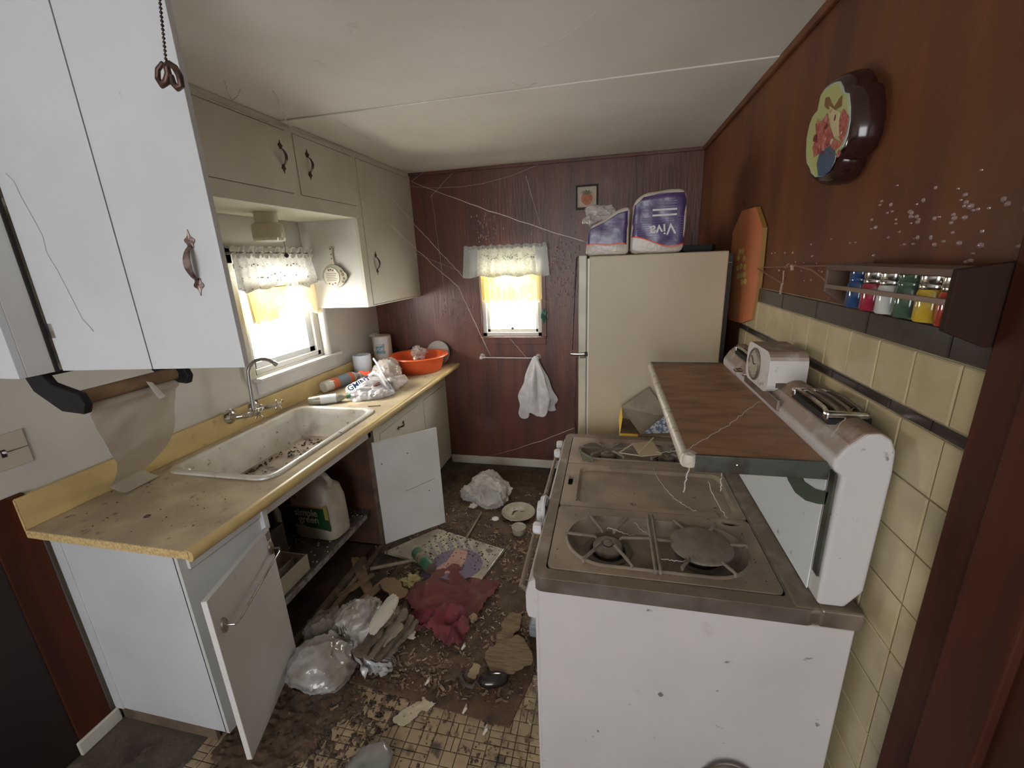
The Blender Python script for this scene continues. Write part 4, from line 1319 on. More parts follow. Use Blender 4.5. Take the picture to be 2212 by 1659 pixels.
# cast shape plaque with flower bouquet on the right wall
FX = 2.490
raw = [(980, 225), (1000, 262), (1008, 300), (1040, 308), (1050, 400), (1048, 500), (1030, 600), (1000, 680), (950, 738), (940, 780), (905, 845), (860, 882), (810, 888), (782, 860), (774, 828), (752, 790), (748, 720), (752, 620), (770, 530), (792, 470), (828, 425), (838, 370), (850, 320), (880, 275), (920, 245), (955, 228)]


def pxl(z4, X):
    return at(1500 + z4[0] * .32188, 100 + z4[1] * .32188, 'x', X)


pts = [pxl(q, FX) for q in raw]
cy = sum(p.y for p in pts) / len(pts)
cz = sum(p.z for p in pts) / len(pts)
PQ = E('wall_plaque', (2.55, cy, cz), 'glossy dark framed scalloped plaque with a red flower bouquet on the right wall', 'wall plaque')
rings = []
for X, s in ((2.5555, 1.08), (2.545, 1.14), (2.530, 1.15), (2.508, 1.10), (2.496, 1.04), (2.492, 1.0)):
    rings.append([V((X, cy + (p.y - cy) * s, cz + (p.z - cz) * s * 1.02)) for p in pts])
MB().loft(rings).obj('frame', M('glossy_dark_wood', (.035, .012, .010), .15, spec=.7), PQ, smooth=True)
MB().prism([(cy + (p.y - cy) * .97, cz + (p.z - cz) * .97) for p in pts], 'yz', FX - .001, FX + .003).obj('edge_line', M('pale_grey_line', (.38, .44, .36), .6), PQ)
MB().prism([(cy + (p.y - cy) * .92, cz + (p.z - cz) * .93) for p in pts], 'yz', FX - .002, FX).obj('picture_panel', M('pale_olive_panel', (.42, .43, .17), .5), PQ)


def dec(name, raw_, mat, dx=.0035):
    q_ = [pxl(r_, FX - dx) for r_ in raw_]
    return MB().prism([(p.y, p.z) for p in q_], 'yz', FX - dx, FX - dx + .0012).obj(name, mat, PQ)


redm = M('faded_crimson_blooms', (.34, .06, .05), .6, c2=(.45, .16, .12), scale=90, spk=((.15, .02, .02), 130, .6, .7, .6))
dec('bloom_print', [(890, 450), (905, 540), (935, 620), (975, 640), (985, 660), (940, 700), (905, 670), (860, 700), (800, 745), (792, 680), (815, 600), (812, 520), (850, 510)], redm)
dec('bloom_print', [(1000, 420), (1032, 470), (1020, 560), (990, 650), (965, 600), (970, 500)], redm)
dec('cream_spray_print', [(905, 400), (945, 430), (975, 440), (965, 520), (968, 600), (935, 605), (915, 520)], M('cream_print', (.55, .47, .26), .6), .0045)
dec('brown_leaf_print', [(880, 345), (900, 340), (915, 380), (935, 410), (975, 345), (990, 330), (985, 400), (940, 430), (890, 420), (872, 400)], M('brown_print', (.20, .10, .03), .6), .004)
dec('blue_vase_print', [(870, 690), (905, 672), (938, 700), (940, 760), (905, 840), (860, 872), (830, 870), (820, 790), (838, 720)], M('blue_grey_print', (.055, .085, .14), .6), .0045)

rp = random.Random(12)
for k in range(34):
    zx, zy = rp.uniform(800, 1030), rp.uniform(430, 730)
    if not (800 + (730 - zy) * .05 < zx < 985 + (zy < 600) * 40):
        continue
    p = pxl((zx, zy), FX - .005)
    col = [redm, M('dark_crimson_print', (.16, .015, .02), .6), M('pink_print', (.50, .20, .16), .6), MATS['cream_print']][k % 4]
    MB().lathe([(.0001, .0008), (rp.uniform(.003, .009), 0)], p, '-x', 8, sy=rp.uniform(.6, 1.4)).obj('bloom_print', col, PQ)

# orange wooden board with a painted flower
OB = E('wall_board', (2.55, 2.15, 1.7), 'long octagonal orange painted board with yellow flowers on the right wall', 'wall decoration')
X = 2.538
o_ = [at(a, b, 'x', X) for a, b in ((1604, 455), (1634, 447), (1649, 492), (1638, 610), (1624, 690), (1602, 698), (1574, 690), (1570, 640), (1584, 500))]
MB().prism([(p.y, p.z) for p in o_], 'yz', X, 2.553).obj('board', M('mustard_board_edge', (.33, .18, .04), .6), OB)
MB().prism([(p.y + .0, p.z) for p in o_], 'yz', X - .002, X).obj('painted_face', M('dull_orange_paint', (.50, .15, .06), .6, c2=(.42, .16, .06), scale=5), OB)
fm = M('ochre_flower_paint', (.50, .36, .10), .6)
fl_ = at(1600, 575, 'x', X)
for k, (dx, dy) in enumerate(((0, 0), (7, -18), (-6, -20), (9, 2), (-8, 4), (0, 22), (8, 20), (-7, 24), (2, 38), (4, -36), (-3, -34), (10, 36))):
    c = at(1600 + dx * .9, 575 + dy * .9, 'x', X - .003)
    MB().lathe([(.0001, .002), (.020, .001), (.024, 0)], (X - .002, c.y, c.z), '-x', 9, sy=1.0, sx=.55).obj('painted_petal', fm, OB)
MB().tube([at(1604, 445, 'x', 2.545), at(1605, 434, 'x', 2.55), at(1610, 446, 'x', 2.545)], .0015, 5).obj('hanger', bronze, OB)

# spice rack with six coloured jars
SR = E('spice_rack', (2.51, 1.0, 1.70), 'dark brown wooden spice rack on the right wall above the black tiles', 'rack')
spw = M('dusty_brown_rack_wood', (.10, .055, .035), .6, dust=((.22, .15, .10), .7))
MB().box((2.462, .795, 1.706), (2.5555, 1.195, 1.718)).obj('top_board', spw, SR, bevel=.002)
MB().prism([(2.462, 1.718), (2.5555, 1.730), (2.5555, 1.600), (2.520, 1.600), (2.462, 1.625)], 'xz', .786, .798).obj('end_bracket', M('dark_rack_end', (.035, .017, .012), .7, spec=.1), SR, bevel=.002)
MB().prism([(2.462, 1.718), (2.5555, 1.724), (2.5555, 1.610), (2.50, 1.625), (2.462, 1.655)], 'xz', 1.190, 1.200).obj('end_bracket', spw, SR, bevel=.002)
MB().box((2.462, .799, 1.664), (2.468, 1.190, 1.673)).obj('front_rail', M('pale_worn_rail', (.20, .13, .09), .6), SR, bevel=.001)
MB().box((2.470, .799, 1.622), (2.5555, 1.190, 1.626)).obj('bottom_wire', spw, SR) if False else None
for (nm, col), yv in zip(jar_cols, (1.110, 1.052, .995, .938, .880, .826)):
    e = E('spice_jar', (2.497, yv, 1.626), nm + ' filled glass spice jar hanging in the wooden spice rack', 'jar', 'spice jars in the rack')
    jm = M(nm.replace(' ', '_') + '_jar_glass', col, .12, spec=.8)
    MB().lathe([(.0001, 1.6265), (.021, 1.627), (.0235, 1.631), (.0235, 1.676), (.021, 1.682), (.0001, 1.682)], (2.497, yv, 0), 'z', 22).obj('jar_body', jm, e, smooth=True)
    MB().lathe([(.0215, 1.682), (.0225, 1.684), (.0225, 1.690), (.0215, 1.692), (.0225, 1.694), (.0225, 1.704), (.0001, 1.7045)], (2.497, yv, 0), 'z', 22).obj('lid', chrome if nm not in ('blue', 'green') else jm, e, smooth=True)
# thin copper wire shelf left of the spice rack
WS = E('wire_shelf', (2.50, 1.60, 1.70), 'thin copper wire shelf brackets on the wall left of the spice rack', 'shelf')
cw = M('copper_wire', (.33, .17, .12), .45, .5)
MB().tube([(2.553, 1.22, 1.715), (2.553, 2.0, 1.690)], .003, 6).obj('rail', cw, WS)
MB().tube([(2.500, 1.20, 1.655), (2.500, 1.37, 1.700), (2.53, 1.60, 1.71)], .0028, 6).obj('rod', cw, WS)
MB().tube([at(1636, 580, 'x', 2.53), at(1690, 612, 'x', 2.53)], .0025, 6).obj('rod', cw, WS)
MB().tube([at(1690, 612, 'x', 2.53), at(1686, 634, 'x', 2.545)], .004, 6).obj('end_tip', M('pale_pink_tip', (.5, .33, .26), .6), WS)
MB().tube([at(1693, 585, 'x', 2.55), at(1691, 612, 'x', 2.55)], .003, 6).obj('rod', cw, WS)
MB().tube([at(1711, 572, 'x', 2.545), at(1711, 584, 'x', 2.545)], .005, 7).obj('end_tip', MATS['pale_pink_tip'], WS)
MB().tube([at(1800, 625, 'x', 2.53), at(1796, 640, 'x', 2.54), at(1788, 648, 'x', 2.55)], .0022, 6).obj('rod', cw, WS)

# skillet shaped plaque on the cabinet side
SP = E('skillet_plaque', (.215, 2.545, 1.70), 'white ceramic skillet-shaped plaque with printed verse beside the sink window', 'wall plaque')
cer = M('glazed_cream_ceramic', (.62, .60, .52), .25)
yb_ = 2.5485
body = [(.215 + .083 * math.cos(a) * (1.14 if abs(a) < .2 or abs(a - 2 * PI) < .2 else 1), 1.705 + .074 * math.sin(a)) for a in [2 * PI * k / 32 for k in range(32)]]
MB().prism(body, 'xz', yb_ - .016, yb_).obj('pan', M('grey_glazed_rim', (.34, .33, .26), .3), SP, bevel=.004)
MB().prism([(.200 + .058 * math.cos(a), 1.700 + .062 * math.sin(a)) for a in [2 * PI * k / 10 + .3 for k in range(10)]], 'xz', yb_ - .019, yb_ - .0162).obj('printed_panel', cer, SP, bevel=.001)
MB().prism([(.200, 1.765), (.235, 1.765), (.226, 1.80), (.222, 1.85), (.232, 1.872), (.222, 1.888), (.206, 1.888), (.198, 1.872), (.208, 1.85), (.208, 1.80)], 'xz', yb_ - .012, yb_).obj('pan_handle', cer, SP, bevel=.003)
MB().lathe([(.0001, .001), (.005, 0)], (.2148, yb_ - .0121, 1.874), '-y', 8).obj('hang_hole', near_black, SP)
inkm = M('brown_ink', (.16, .11, .07), .7)
for k in range(5):
    MB().box((.162 + .004 * (k % 2), yb_ - .0198, 1.722 - k * .011), (.238 - .006 * (k % 3), yb_ - .0191, 1.725 - k * .011)).obj('verse_line', inkm, SP)
for x_, z_ in ((.185, 1.745), (.20, 1.748), (.215, 1.743), (.178, 1.660), (.20, 1.655), (.22, 1.662)):
    MB().lathe([(.0001, .001), (.007, 0)], (x_, yb_ - .0192, z_), '-y', 7).obj('flower_print', inkm if z_ > 1.7 else M('rust_ink', (.35, .10, .05), .7), SP)
for x_, z_, r_ in ((.280, 1.715, .012), (.285, 1.69, .010), (.272, 1.735, .010), (.275, 1.67, .009), (.215, 1.84, .005), (.2145, 1.815, .005)):
    MB().lathe([(.0001, .001), (r_, 0)], (x_, yb_ - (.0162 if x_ > .25 else .0125), z_), '-y', 7).obj('berry_print', inkm, SP)

# ceiling light below the cabinet over the window
LF = E('ceiling_light', (.20, 2.05, 2.047), 'white drum glass light fixture with pull cord mounted over the sink', 'light')
milk = M('milky_ribbed_glass', (.66, .62, .50), .3, translucent=.3)
MB().lathe([(.055, 2.047), (.056, 2.020), (.052, 1.995), (.0001, 1.995)], (.20, 2.05, 0), 'z', 28).obj('mount', M('cream_enamel_mount', (.60, .58, .48), .4), LF, smooth=True)
MB().lathe([(.060, 1.997), (.076, 1.985), (.078, 1.925), (.070, 1.915)], (.20, 2.05, 0), 'z', 32).obj('glass_drum', milk, LF, smooth=True)
m = MB()
rings = []
for r_, z_ in ((.074, 1.921), (.070, 1.908), (.05, 1.902), (.02, 1.900), (.0005, 1.900)):
    rings.append([V((.20 + r_ * (1 + .05 * (k % 2)) * math.cos(2 * PI * k / 48), 2.05 + r_ * (1 + .05 * (k % 2)) * math.sin(2 * PI * k / 48), z_)) for k in range(48)])
m.loft(rings)
m.obj('ribbed_lens', M('bright_ribbed_glass', (.85, .83, .72), .2, translucent=.3), LF)
MB().tube([(.225, 2.12, 1.93), (.222, 2.125, 1.87), (.22, 2.128, 1.845)], .0012, 5).obj('pull_cord', near_black, LF)
MB().lathe([(.0001, -.013), (.010, -.007), (.013, 0), (.010, .008), (.003, .013)], (.22, 2.128, 1.833), 'z', 12).obj('pull_knob', M('dark_blue_knob', (.015, .025, .045), .3), LF, smooth=True)

# bead pull chain near the camera on the left
PC = E('pull_chain', (1.17, .78, 2.2), 'bead pull chain with a bent copper cabinet pull dangling at top left', 'pull chain')
ca, cb_ = at(331, -140, 'y', .78), at(359, 136, 'y', .78)
beads = MB()
n_b = 30
bead_me = None
for k in range(n_b):
    p = ca.lerp(cb_, k / (n_b - 1))
    if bead_me is None:
        bo = MB().lathe([(.0001, -.0030), (.0022, -.0018), (.0029, 0), (.0022, .0018), (.0001, .0030)], (0, 0, 0), 'z', 8).obj('bead', bronze, PC, smooth=True)
        bead_me = bo.data
    else:
        bo = bo.copy()
        COL.objects.link(bo)
    bo.location = p
MB().tube([ca, cb_], .0010, 5).obj('wire', bronze, PC)
c0 = at(365, 147, 'y', .78)
m = MB()
lp = [at(a, b, 'y', .78) for a, b in ((352, 136), (341, 150), (341, 170), (350, 184), (360, 176), (364, 160), (360, 145), (366, 138), (378, 146), (388, 164), (392, 186), (384, 190), (374, 180), (370, 162))]
m.tube(lp, [.004, .0045, .005, .006, .0065, .006, .006, .006, .006, .006, .0055, .0065, .006, .004], 8)
m.obj('bent_pull', bronze, PC, smooth=True)

# ------------------------------------------------------------------ curtains
def tri(x):
    return abs((x % 1) - .5) * 2


CU = E('window_curtain', (.07, 2.33, 1.85), 'white ruffled lace valance with torn yellow cotton tier over the sink window', 'curtain')
yA, yB = 1.925, 2.735
MB().tube([(.0, yA - .01, 1.852), (.055, yA, 1.852), (.055, yB, 1.852), (.0, yB + .01, 1.852)], .007, 8).obj('curtain_rod', M('grey_brown_rod', (.20, .17, .14), .5), CU, smooth=True)


def val1(a, b):
    yv = yA + (yB - yA) * a
    spread = 1 + .05 * b
    yv = yA + (yB - yA) * (.5 + (a - .5) * spread)
    z_ = 1.842 - (.175 + .016 * math.sin(a * 13) + .012 * math.sin(a * 31)) * b
    x = .062 + .024 * b * (1 + math.sin(a * 44 + math.sin(a * 9) * 2)) * .6 + .006 * math.sin(a * 88) + .05 * b * max(0, a - .8) * 3
    return (x, yv, z_)


MB().grid(val1, 110, 14).obj('lace_valance', lace_m, CU, smooth=True)
for zc, nm in ((1.870, 'ruffle_heading'), (1.838, 'ruffle_heading')):
    def rf(a, b, zc=zc):
        yv = yA + (yB - yA - .04) * a
        return (.062 + .016 * math.sin(a * 150) * (.4 + b), yv, zc - .012 + .026 * b + .005 * math.sin(a * 75))
    MB().grid(rf, 200, 3).obj(nm, lace_m, CU, smooth=True)


def eyelet(name, par, fpos, n, r0, r1, seed, mat):
    r = random.Random(seed)
    m = MB()
    for k in range(n):
        p, q1_, q2_ = fpos(r)
        rr_ = r.uniform(r0, r1)
        a0_ = r.random() * 3
        ex = r.uniform(1.2, 2.0)
        m.add([V(p) + V(q1_) * math.cos(a) * rr_ * ex + V(q2_) * math.sin(a) * rr_ for a in [a0_ * 0 + 2 * PI * j / 7 for j in range(7)]], [tuple(range(7))])
    o_ = m.obj(name, mat, par)
    o_['kind'] = 'stuff'
    return o_


emb = M('grey_green_embroidery', (.36, .37, .30), .8)


def ep(r):
    a = r.random()
    b = r.choice([.30, .33, .62, .66, .90, .93]) + r.uniform(-.03, .03)
    x, y_, z_ = val1(a, min(b, .98))
    return (x + .0018, y_, z_), (0, 1, 0), (0, 0, 1)


eyelet('embroidery', CU, ep, 110, .002, .0045, 2, emb)


def tier1(a, b):
    yv = 1.985 + .335 * a
    zl = 1.475 + .10 * max(0, a - .45) ** 1.2 * 2.2 + (.01 * math.sin(a * 30)) + (.07 if a > .9 else 0) + (.03 * fn((a * 12, 0, 0), 1, 3))
    z_ = 1.685 - (1.685 - zl) * b
    x = .040 + .012 * math.sin(a * 62 + math.sin(a * 13)) * (.4 + .6 * b) + .01 * b
    return (x, yv - .03 * b * a, z_)


MB().grid(tier1, 90, 14).obj('yellow_tier', yellow_m, CU, smooth=True)


def tier1b(a, b):
    yv = 2.32 + .27 * a
    zl = 1.635 - .16 * min(1, a * 1.6) + .035 * fn((a * 9, 0, 0), 1, 6) + (.03 if a > .85 else 0)
    z_ = 1.69 - (1.69 - zl) * b
    return (.042 + .012 * math.sin(a * 40) + .01 * b, yv + .02 * b, z_)


MB().grid(tier1b, 60, 10).obj('yellow_tier', M('pale_torn_cotton', (.80, .70, .50), .8, translucent=.13), CU, smooth=True)
MB().tube([(.048, 1.97, 1.668), (.048, 2.60, 1.668)], .005, 6).obj('tier_rod', M('ochre_seam', (.48, .38, .14), .7), CU)

C2 = E('window_curtain', (1.18, D - .06, 1.8), 'white lace valance over yellow cotton tier on the back wall window', 'curtain')
xA, xB = .845, 1.495
MB().tube([(xA, D, 1.842), (xA, D - .05, 1.842), (xB, D - .05, 1.842), (xB, D, 1.842)], .006, 8).obj('curtain_rod', plastic_white, C2, smooth=True)


def val2(a, b):
    x = xA + (xB - xA) * (.5 + (a - .5) * (1 + .06 * b))
    z_ = 1.858 - (.215 + .008 * math.sin(a * 22)) * b
    return (x, D - .058 - .010 * math.sin(a * 52 + math.sin(a * 17)) * (.3 + b) - .012 * b, z_)


def clipv(lo, hi):
    return lambda a, b: val2(lo + (hi - lo) * a, b)


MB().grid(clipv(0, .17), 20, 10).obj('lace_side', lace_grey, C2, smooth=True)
MB().grid(clipv(.17, .86), 80, 10).obj('lace_valance', M('back_lit_lace', (.85, .84, .72), .8, c2=(.66, .66, .50), scale=60, translucent=.10), C2, smooth=True)  # middle part carries the backlight of the panes in its colour
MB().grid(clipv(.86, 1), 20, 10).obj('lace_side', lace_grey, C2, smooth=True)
MB().grid(lambda a, b: (xA + (xB - xA) * a, D - .060 - .010 * math.sin(a * 110) * (.3 + b), 1.850 + .026 * b + .004 * math.sin(a * 60)), 130, 3).obj('ruffle_heading', lace_grey, C2, smooth=True)


def tier2(a, b):
    x = .955 + .49 * a
    zl = 1.448 + .012 * math.sin(a * 45) + .008 * fn((a * 20, 0, 0), 1, 2)
    return (x, D - .022 - .011 * math.sin(a * 75 + 2 * math.sin(a * 11)), 1.668 - (1.668 - zl) * b)


MB().grid(tier2, 110, 10).obj('yellow_tier', yellow_m, C2, smooth=True)
MB().tube([(.95, D - .025, 1.662), (1.45, D - .025, 1.662)], .0055, 6).obj('tier_rod', MATS['ochre_seam'], C2)


def ep2(r):
    a = r.uniform(.18, .86)
    b = r.choice([.28, .34, .40]) + r.uniform(-.05, .05)
    x, y_, z_ = val2(a, b)
    return (x, y_ - .0018, z_), (1, 0, 0), (0, 0, 1)


eyelet('embroidery', C2, ep2, 70, .002, .004, 3, emb)

# ------------------------------------------------------------------ things on the counter
ZC = .9355
PT = E('paper_towel_roll', (.145, 3.19, ZC), 'upright paper towel roll in printed wrap, behind the plain white roll', 'paper roll')
zt2 = at(818, 724, 'y', 3.19).z
MB().lathe([(.018, ZC), (.072, ZC), (.076, ZC + .006), (.075, ZC + .10), (.076, zt2 - .006), (.070, zt2), (.022, zt2), (.020, zt2 - .02), (.0001, zt2 - .02)], (.120, 3.19, 0), 'z', 32).obj('roll', M('cream_towel_paper', (.62, .55, .47), .8, c2=(.5, .42, .34), scale=12, bump=.2), PT, smooth=True)
wr_ = MB().grid(lambda a, b: (.120 + .0775 * math.cos(-1.95 + a * 1.5), 3.19 + .0775 * math.sin(-1.95 + a * 1.5), ZC + .09 + (zt2 - ZC - .10) * b), 16, 2).obj('printed_wrap', M('pale_film_wrap', (.66, .66, .66), .25), PT, smooth=True)
MB().grid(lambda a, b: (.120 + .0782 * math.cos(-1.80 + a * .95), 3.19 + .0782 * math.sin(-1.80 + a * .95), ZC + .13 + (zt2 - ZC - .19) * b), 12, 2).obj('blue_print', M('teal_blue_print', (.12, .26, .36), .4, c2=(.3, .42, .42), scale=40), PT, smooth=True)
text('wrap_lettering', 'BEST', .030, (.120 + .080 * math.cos(-1.33), 3.19 + .080 * math.sin(-1.33), ZC + .205), (1, .25, .1), (0, 0, 1), M('print_white', (.75, .72, .72), .5), PT, .0004)
text('wrap_lettering', 'WORK', .036, (.120 + .080 * math.cos(-1.33), 3.19 + .080 * math.sin(-1.33), ZC + .165), (1, .25, .1), (0, 0, 1), MATS['print_white'], PT, .0004)
blob((.085, 3.14, zt2 + .006), (.030, .025, .016), 3, .5, 3).obj('torn_film', bag_clear, PT, smooth=True)

WR = E('paper_roll', (.105, 2.90, ZC), 'plain bluish white upright roll standing by the backsplash', 'paper roll')
zt3 = at(782, 766, 'y', 2.90).z
MB().lathe([(.020, ZC), (.066, ZC), (.068, ZC + .004), (.068, zt3 - .004), (.066, zt3), (.036, zt3), (.035, zt3 - .03), (.0001, zt3 - .03)], (.098, 2.90, 0), 'z', 36).obj('roll', M('bluish_white_paper', (.66, .70, .80), .7), WR, smooth=True)
m = MB()
for k in range(12):
    a = k * PI / 6
    m.box((.098 + .05 * math.cos(a) - .006, 2.90 + .05 * math.sin(a) - .003, zt3), (.098 + .05 * math.cos(a) + .006, 2.90 + .05 * math.sin(a) + .003, zt3 + .0008))
m.obj('top_print', M('grey_print', (.3, .32, .34), .6), WR)


def bottle(name, a, b, r, body, label, lab_mat=None, cap=None, lab=(.25, .75), neck=.35, lab_ang=(0, 2 * PI), grp=None):
    a, b = V(a), V(b)
    d = b - a
    L_ = d.length
    e = E(name, a.lerp(b, .5), label, 'bottle', grp)
    q_ = d.normalized().to_track_quat('Z', 'Y').to_matrix().to_4x4()
    T = Matrix.Translation(a) @ q_
    m = MB().lathe([(.0001, 0), (r * .92, 0), (r, .006), (r, L_ * .68), (r * .85, L_ * .76), (r * neck, L_ * .86), (r * neck, L_ * .93)], (0, 0, 0), 'z', 24)
    m.v = [tuple(T @ V(p)) for p in m.v]
    m.obj('bottle_body', body, e, smooth=True)
    if lab_mat:
        for (u0, u1, mt) in lab_mat:
            m = MB().lathe([(r * 1.012, L_ * u0), (r * 1.012, L_ * u1)], (0, 0, 0), 'z', 24)
            m.v = [tuple(T @ V(p)) for p in m.v]
            m.obj('label_band', mt, e, smooth=True)
    if cap:
        m = MB().lathe([(.0001, L_), (r * neck * 1.25, L_), (r * neck * 1.3, L_ * .905), (.0001, L_ * .9)], (0, 0, 0), 'z', 16)
        m.v = [tuple(T @ V(p)) for p in m.v]
        m.obj('cap', cap, e, smooth=True)
    return e


bt1 = bottle('spray_bottle', at(698, 837, 'z', .975), at(782, 806, 'z', .985), .040, M('cloudy_bottle_plastic', (.62, .60, .58), .3),
             'white bottle with orange and blue label lying against the backsplash', [(.18, .32, M('orange_label', (.60, .13, .05), .5)), (.32, .60, M('slate_blue_label', (.20, .24, .30), .5)), (.60, .68, M('orange_label', (.60, .13, .05), .5)), (.68, .70, M('slate_blue_label', (.20, .24, .30), .5))], plastic_white)
MB().box(at(709, 826, 'z', 1.014), at(709, 826, 'z', 1.014) + V((.022, .04, .003))).obj('label_patch', M('label_white', (.7, .68, .62), .5), bt1)
bt2 = bottle('clear_bottle', at(667, 867, 'z', .965), at(757, 856, 'z', .965), .029, M('clear_greenish_plastic', (.30, .28, .18), .15, c2=(.42, .42, .40), scale=16, alpha=.85, spec=.8),
             'small clear bottle with green cap lying behind the sink corner', [(.28, .66, M('pale_wet_label', (.62, .64, .66), .4))], M('bottle_green', (.03, .16, .06), .4))
# white shopping bag with blue lettering
sg = E('shopping_bag', (.42, 2.44, ZC), 'crumpled white shopping bag with blue lettering and raised handle loop', 'bag')
bc = at(800, 838, 'z', .985)
blob((bc.x - .03, bc.y + .02, .972), (.125, .155, .062), 21, .20, 5, ZC, 1.5).obj('bag_body', bag_white, sg, smooth=True)
blob((bc.x + .075, bc.y - .005, .962), (.065, .085, .048), 23, .28, 4, ZC, 1.8).obj('bag_fold', bag_white, sg, smooth=True)


def ribbon(pts, wd, up=(0, 0, 1)):
    pts = [V(p) for p in pts]
    m = MB()
    vs = []
    for i, p in enumerate(pts):
        d = (pts[min(i + 1, len(pts) - 1)] - pts[max(i - 1, 0)]).normalized()
        s = d.cross(V(up)).normalized() * (wd[i] if isinstance(wd, list) else wd)
        vs += [p - s, p + s]
    m.add(vs, [(2 * i, 2 * i + 2, 2 * i + 3, 2 * i + 1) for i in range(len(pts) - 1)])
    return m


ribbon([at(a, b, 'y', y_) for a, b, y_ in ((806, 774, 2.60), (816, 788, 2.58), (824, 806, 2.54), (836, 828, 2.50), (845, 846, 2.46), (838, 858, 2.44), (826, 862, 2.42))], [.006, .008, .010, .014, .016, .012, .005], (0, 1, 0)).obj('bag_handle', bag_white, sg, smooth=True, solid=.001)
ribbon([at(a, b, 'y', y_) for a, b, y_ in ((796, 812, 2.50), (806, 806, 2.50), (818, 810, 2.48), (830, 826, 2.46), (840, 850, 2.42))], [.010, .012, .012, .010, .006], (0, 1, 0)).obj('bag_handle', bag_white, sg, smooth=True, solid=.001)
pl_ = at(772, 832, 'z', 1.01)
text('lettering', 'GMINT', .052, (pl_.x + .035, pl_.y - .03, 1.030), (.46, .80, .22), (-.65, .25, .9), M('blue_ink', (.05, .11, .25), .5), sg, .0015)
MB().add([at(776, 801, 'y', 2.60), at(795, 803, 'y', 2.60), at(799, 799, 'y', 2.60), at(801, 809, 'y', 2.60), at(790, 810, 'y', 2.60)], [(0, 1, 2, 3, 4)]).obj('red_trigger', M('red_trigger_plastic', (.75, .07, .03), .4), sg, solid=.014)
blob((bc.x + .055, bc.y + .005, 1.008), (.022, .034, .014), 24, .5, 3, ZC).obj('dark_contents', M('dark_red_contents', (.10, .03, .02), .5), sg, smooth=True)
# clear bag behind
cg = blob((.36, 2.80, 1.005), (.100, .130, .088), 31, .22, 5, ZC, 1.4).obj('clear_bag', bag_clear, smooth=True)
tag(cg, 'crumpled cloudy clear bag between the shopping bag and orange basin', 'bag')
cg2 = blob((.50, 2.62, .965), (.080, .10, .048), 33, .28, 4, ZC, 1.8).obj('clear_bag', bag_clear, smooth=True)
tag(cg2, 'low flattened cloudy bag in front of the taller clear bag', 'bag')
inn = blob((.34, 2.82, .99), (.07, .085, .055), 35, .4, 4, ZC, 2.0).obj('wadded_paper', M('tan_wadded_paper', (.42, .34, .27), .8), smooth=True)
tag(inn, 'tan wadded paper inside the tall cloudy clear bag', 'paper')

# orange basin
OBN = E('plastic_basin', (.475, 3.118, ZC), 'bright orange round plastic basin at the far end of the counter', 'basin')
MB().lathe([(.0001, ZC), (.168, ZC), (.176, ZC + .004), (.205, 1.045), (.209, 1.056), (.234, 1.060), (.236, 1.055), (.238, 1.058), (.234, 1.066), (.204, 1.062), (.198, 1.045), (.170, ZC + .012), (.0001, ZC + .008)], (.468, 3.120, 0), 'z', 64).obj('basin_shell', orange_pl, OBN, smooth=True)
ib = blob((.43, 3.20, 1.055), (.055, .05, .050), 41, .5, 4, ZC + .012).obj('clear_bag', bag_clear, smooth=True)
tag(ib, 'small wadded clear bag poking out of the orange basin', 'bag')
lid_ = MB().lathe([(.0001, .0), (.10, .0), (.105, .006), (.10, .012), (.0001, .012)], (0, 0, 0), 'z', 28)
Tm = Matrix.Translation((.55, 3.335, 1.03)) @ Matrix.Rotation(1.35, 4, 'X')
lid_.v = [tuple(Tm @ V(p)) for p in lid_.v]
o = lid_.obj('pan_lid', M('dull_grey_lid', (.30, .28, .26), .5), smooth=True)
tag(o, 'grey round lid leaning behind the orange basin', 'lid')
dk = MB().lathe([(.0001, ZC), (.045, ZC), (.055, ZC + .03), (.05, ZC + .13), (.03, ZC + .15), (.0001, ZC + .155)], (.13, 3.31, 0), 'z', 20).obj('dark_jar', black_pl, smooth=True)
tag(dk, 'dark round jar in the corner behind the orange basin', 'jar')

# ------------------------------------------------------------------ inside the sink cabinet
JG = E('cleaner_jug', (.36, 1.84, .285), 'large white cleaner jug with green label on the sink cabinet shelf', 'jug')
Tj = Matrix.Translation((.365, 1.86, .285)) @ Matrix.Rotation(math.radians(-4), 4, 'Z') @ Matrix.Rotation(math.radians(-3), 4, 'Y')
rings = []
for z_, sx_, sy_, ox in ((0, .135, .075, 0), (.01, .142, .082, 0), (.12, .146, .086, 0), (.22, .146, .086, 0), (.245, .140, .082, 0), (.29, .128, .074, .005), (.325, .095, .055, -.02), (.35, .040, .035, -.055), (.375, .026, .026, -.060)):
    lp_ = rrect(-sx_ + ox, -sy_, sx_ + ox, sy_, min(sx_, sy_) * .6, 5)
    rings.append([Tj @ V((a, b, z_)) for a, b in lp_])
jp = M('grimy_white_jug', (.52, .48, .40), .4, c2=(.40, .35, .28), scale=9)
MB().loft(rings).obj('jug_body', jp, JG, smooth=True)
MB().tube([Tj @ V(p) for p in ((.095, 0, .27), (.115, 0, .33), (.085, 0, .368), (.02, 0, .378), (-.04, 0, .365))], [.017, .016, .015, .015, .016], 10).obj('jug_handle', jp, JG, smooth=True)
MB().tube([Tj @ V((-.06, 0, .37)), Tj @ V((-.06, 0, .40))], .028, 16).obj('cap', M('green_cap', (.04, .15, .06), .4), JG, smooth=True)
lb = MB().grid(lambda a, b: Tj @ V((-.128 + .262 * a, -.0885, .105 + .105 * b - .035 * a * (1 - b) - .010 * abs(fn((a * 9, b, 0), 1)) * (1 - b))), 20, 6)
lb.obj('green_label', M('green_paper_label', (.012, .075, .022), .6), JG, smooth=True)
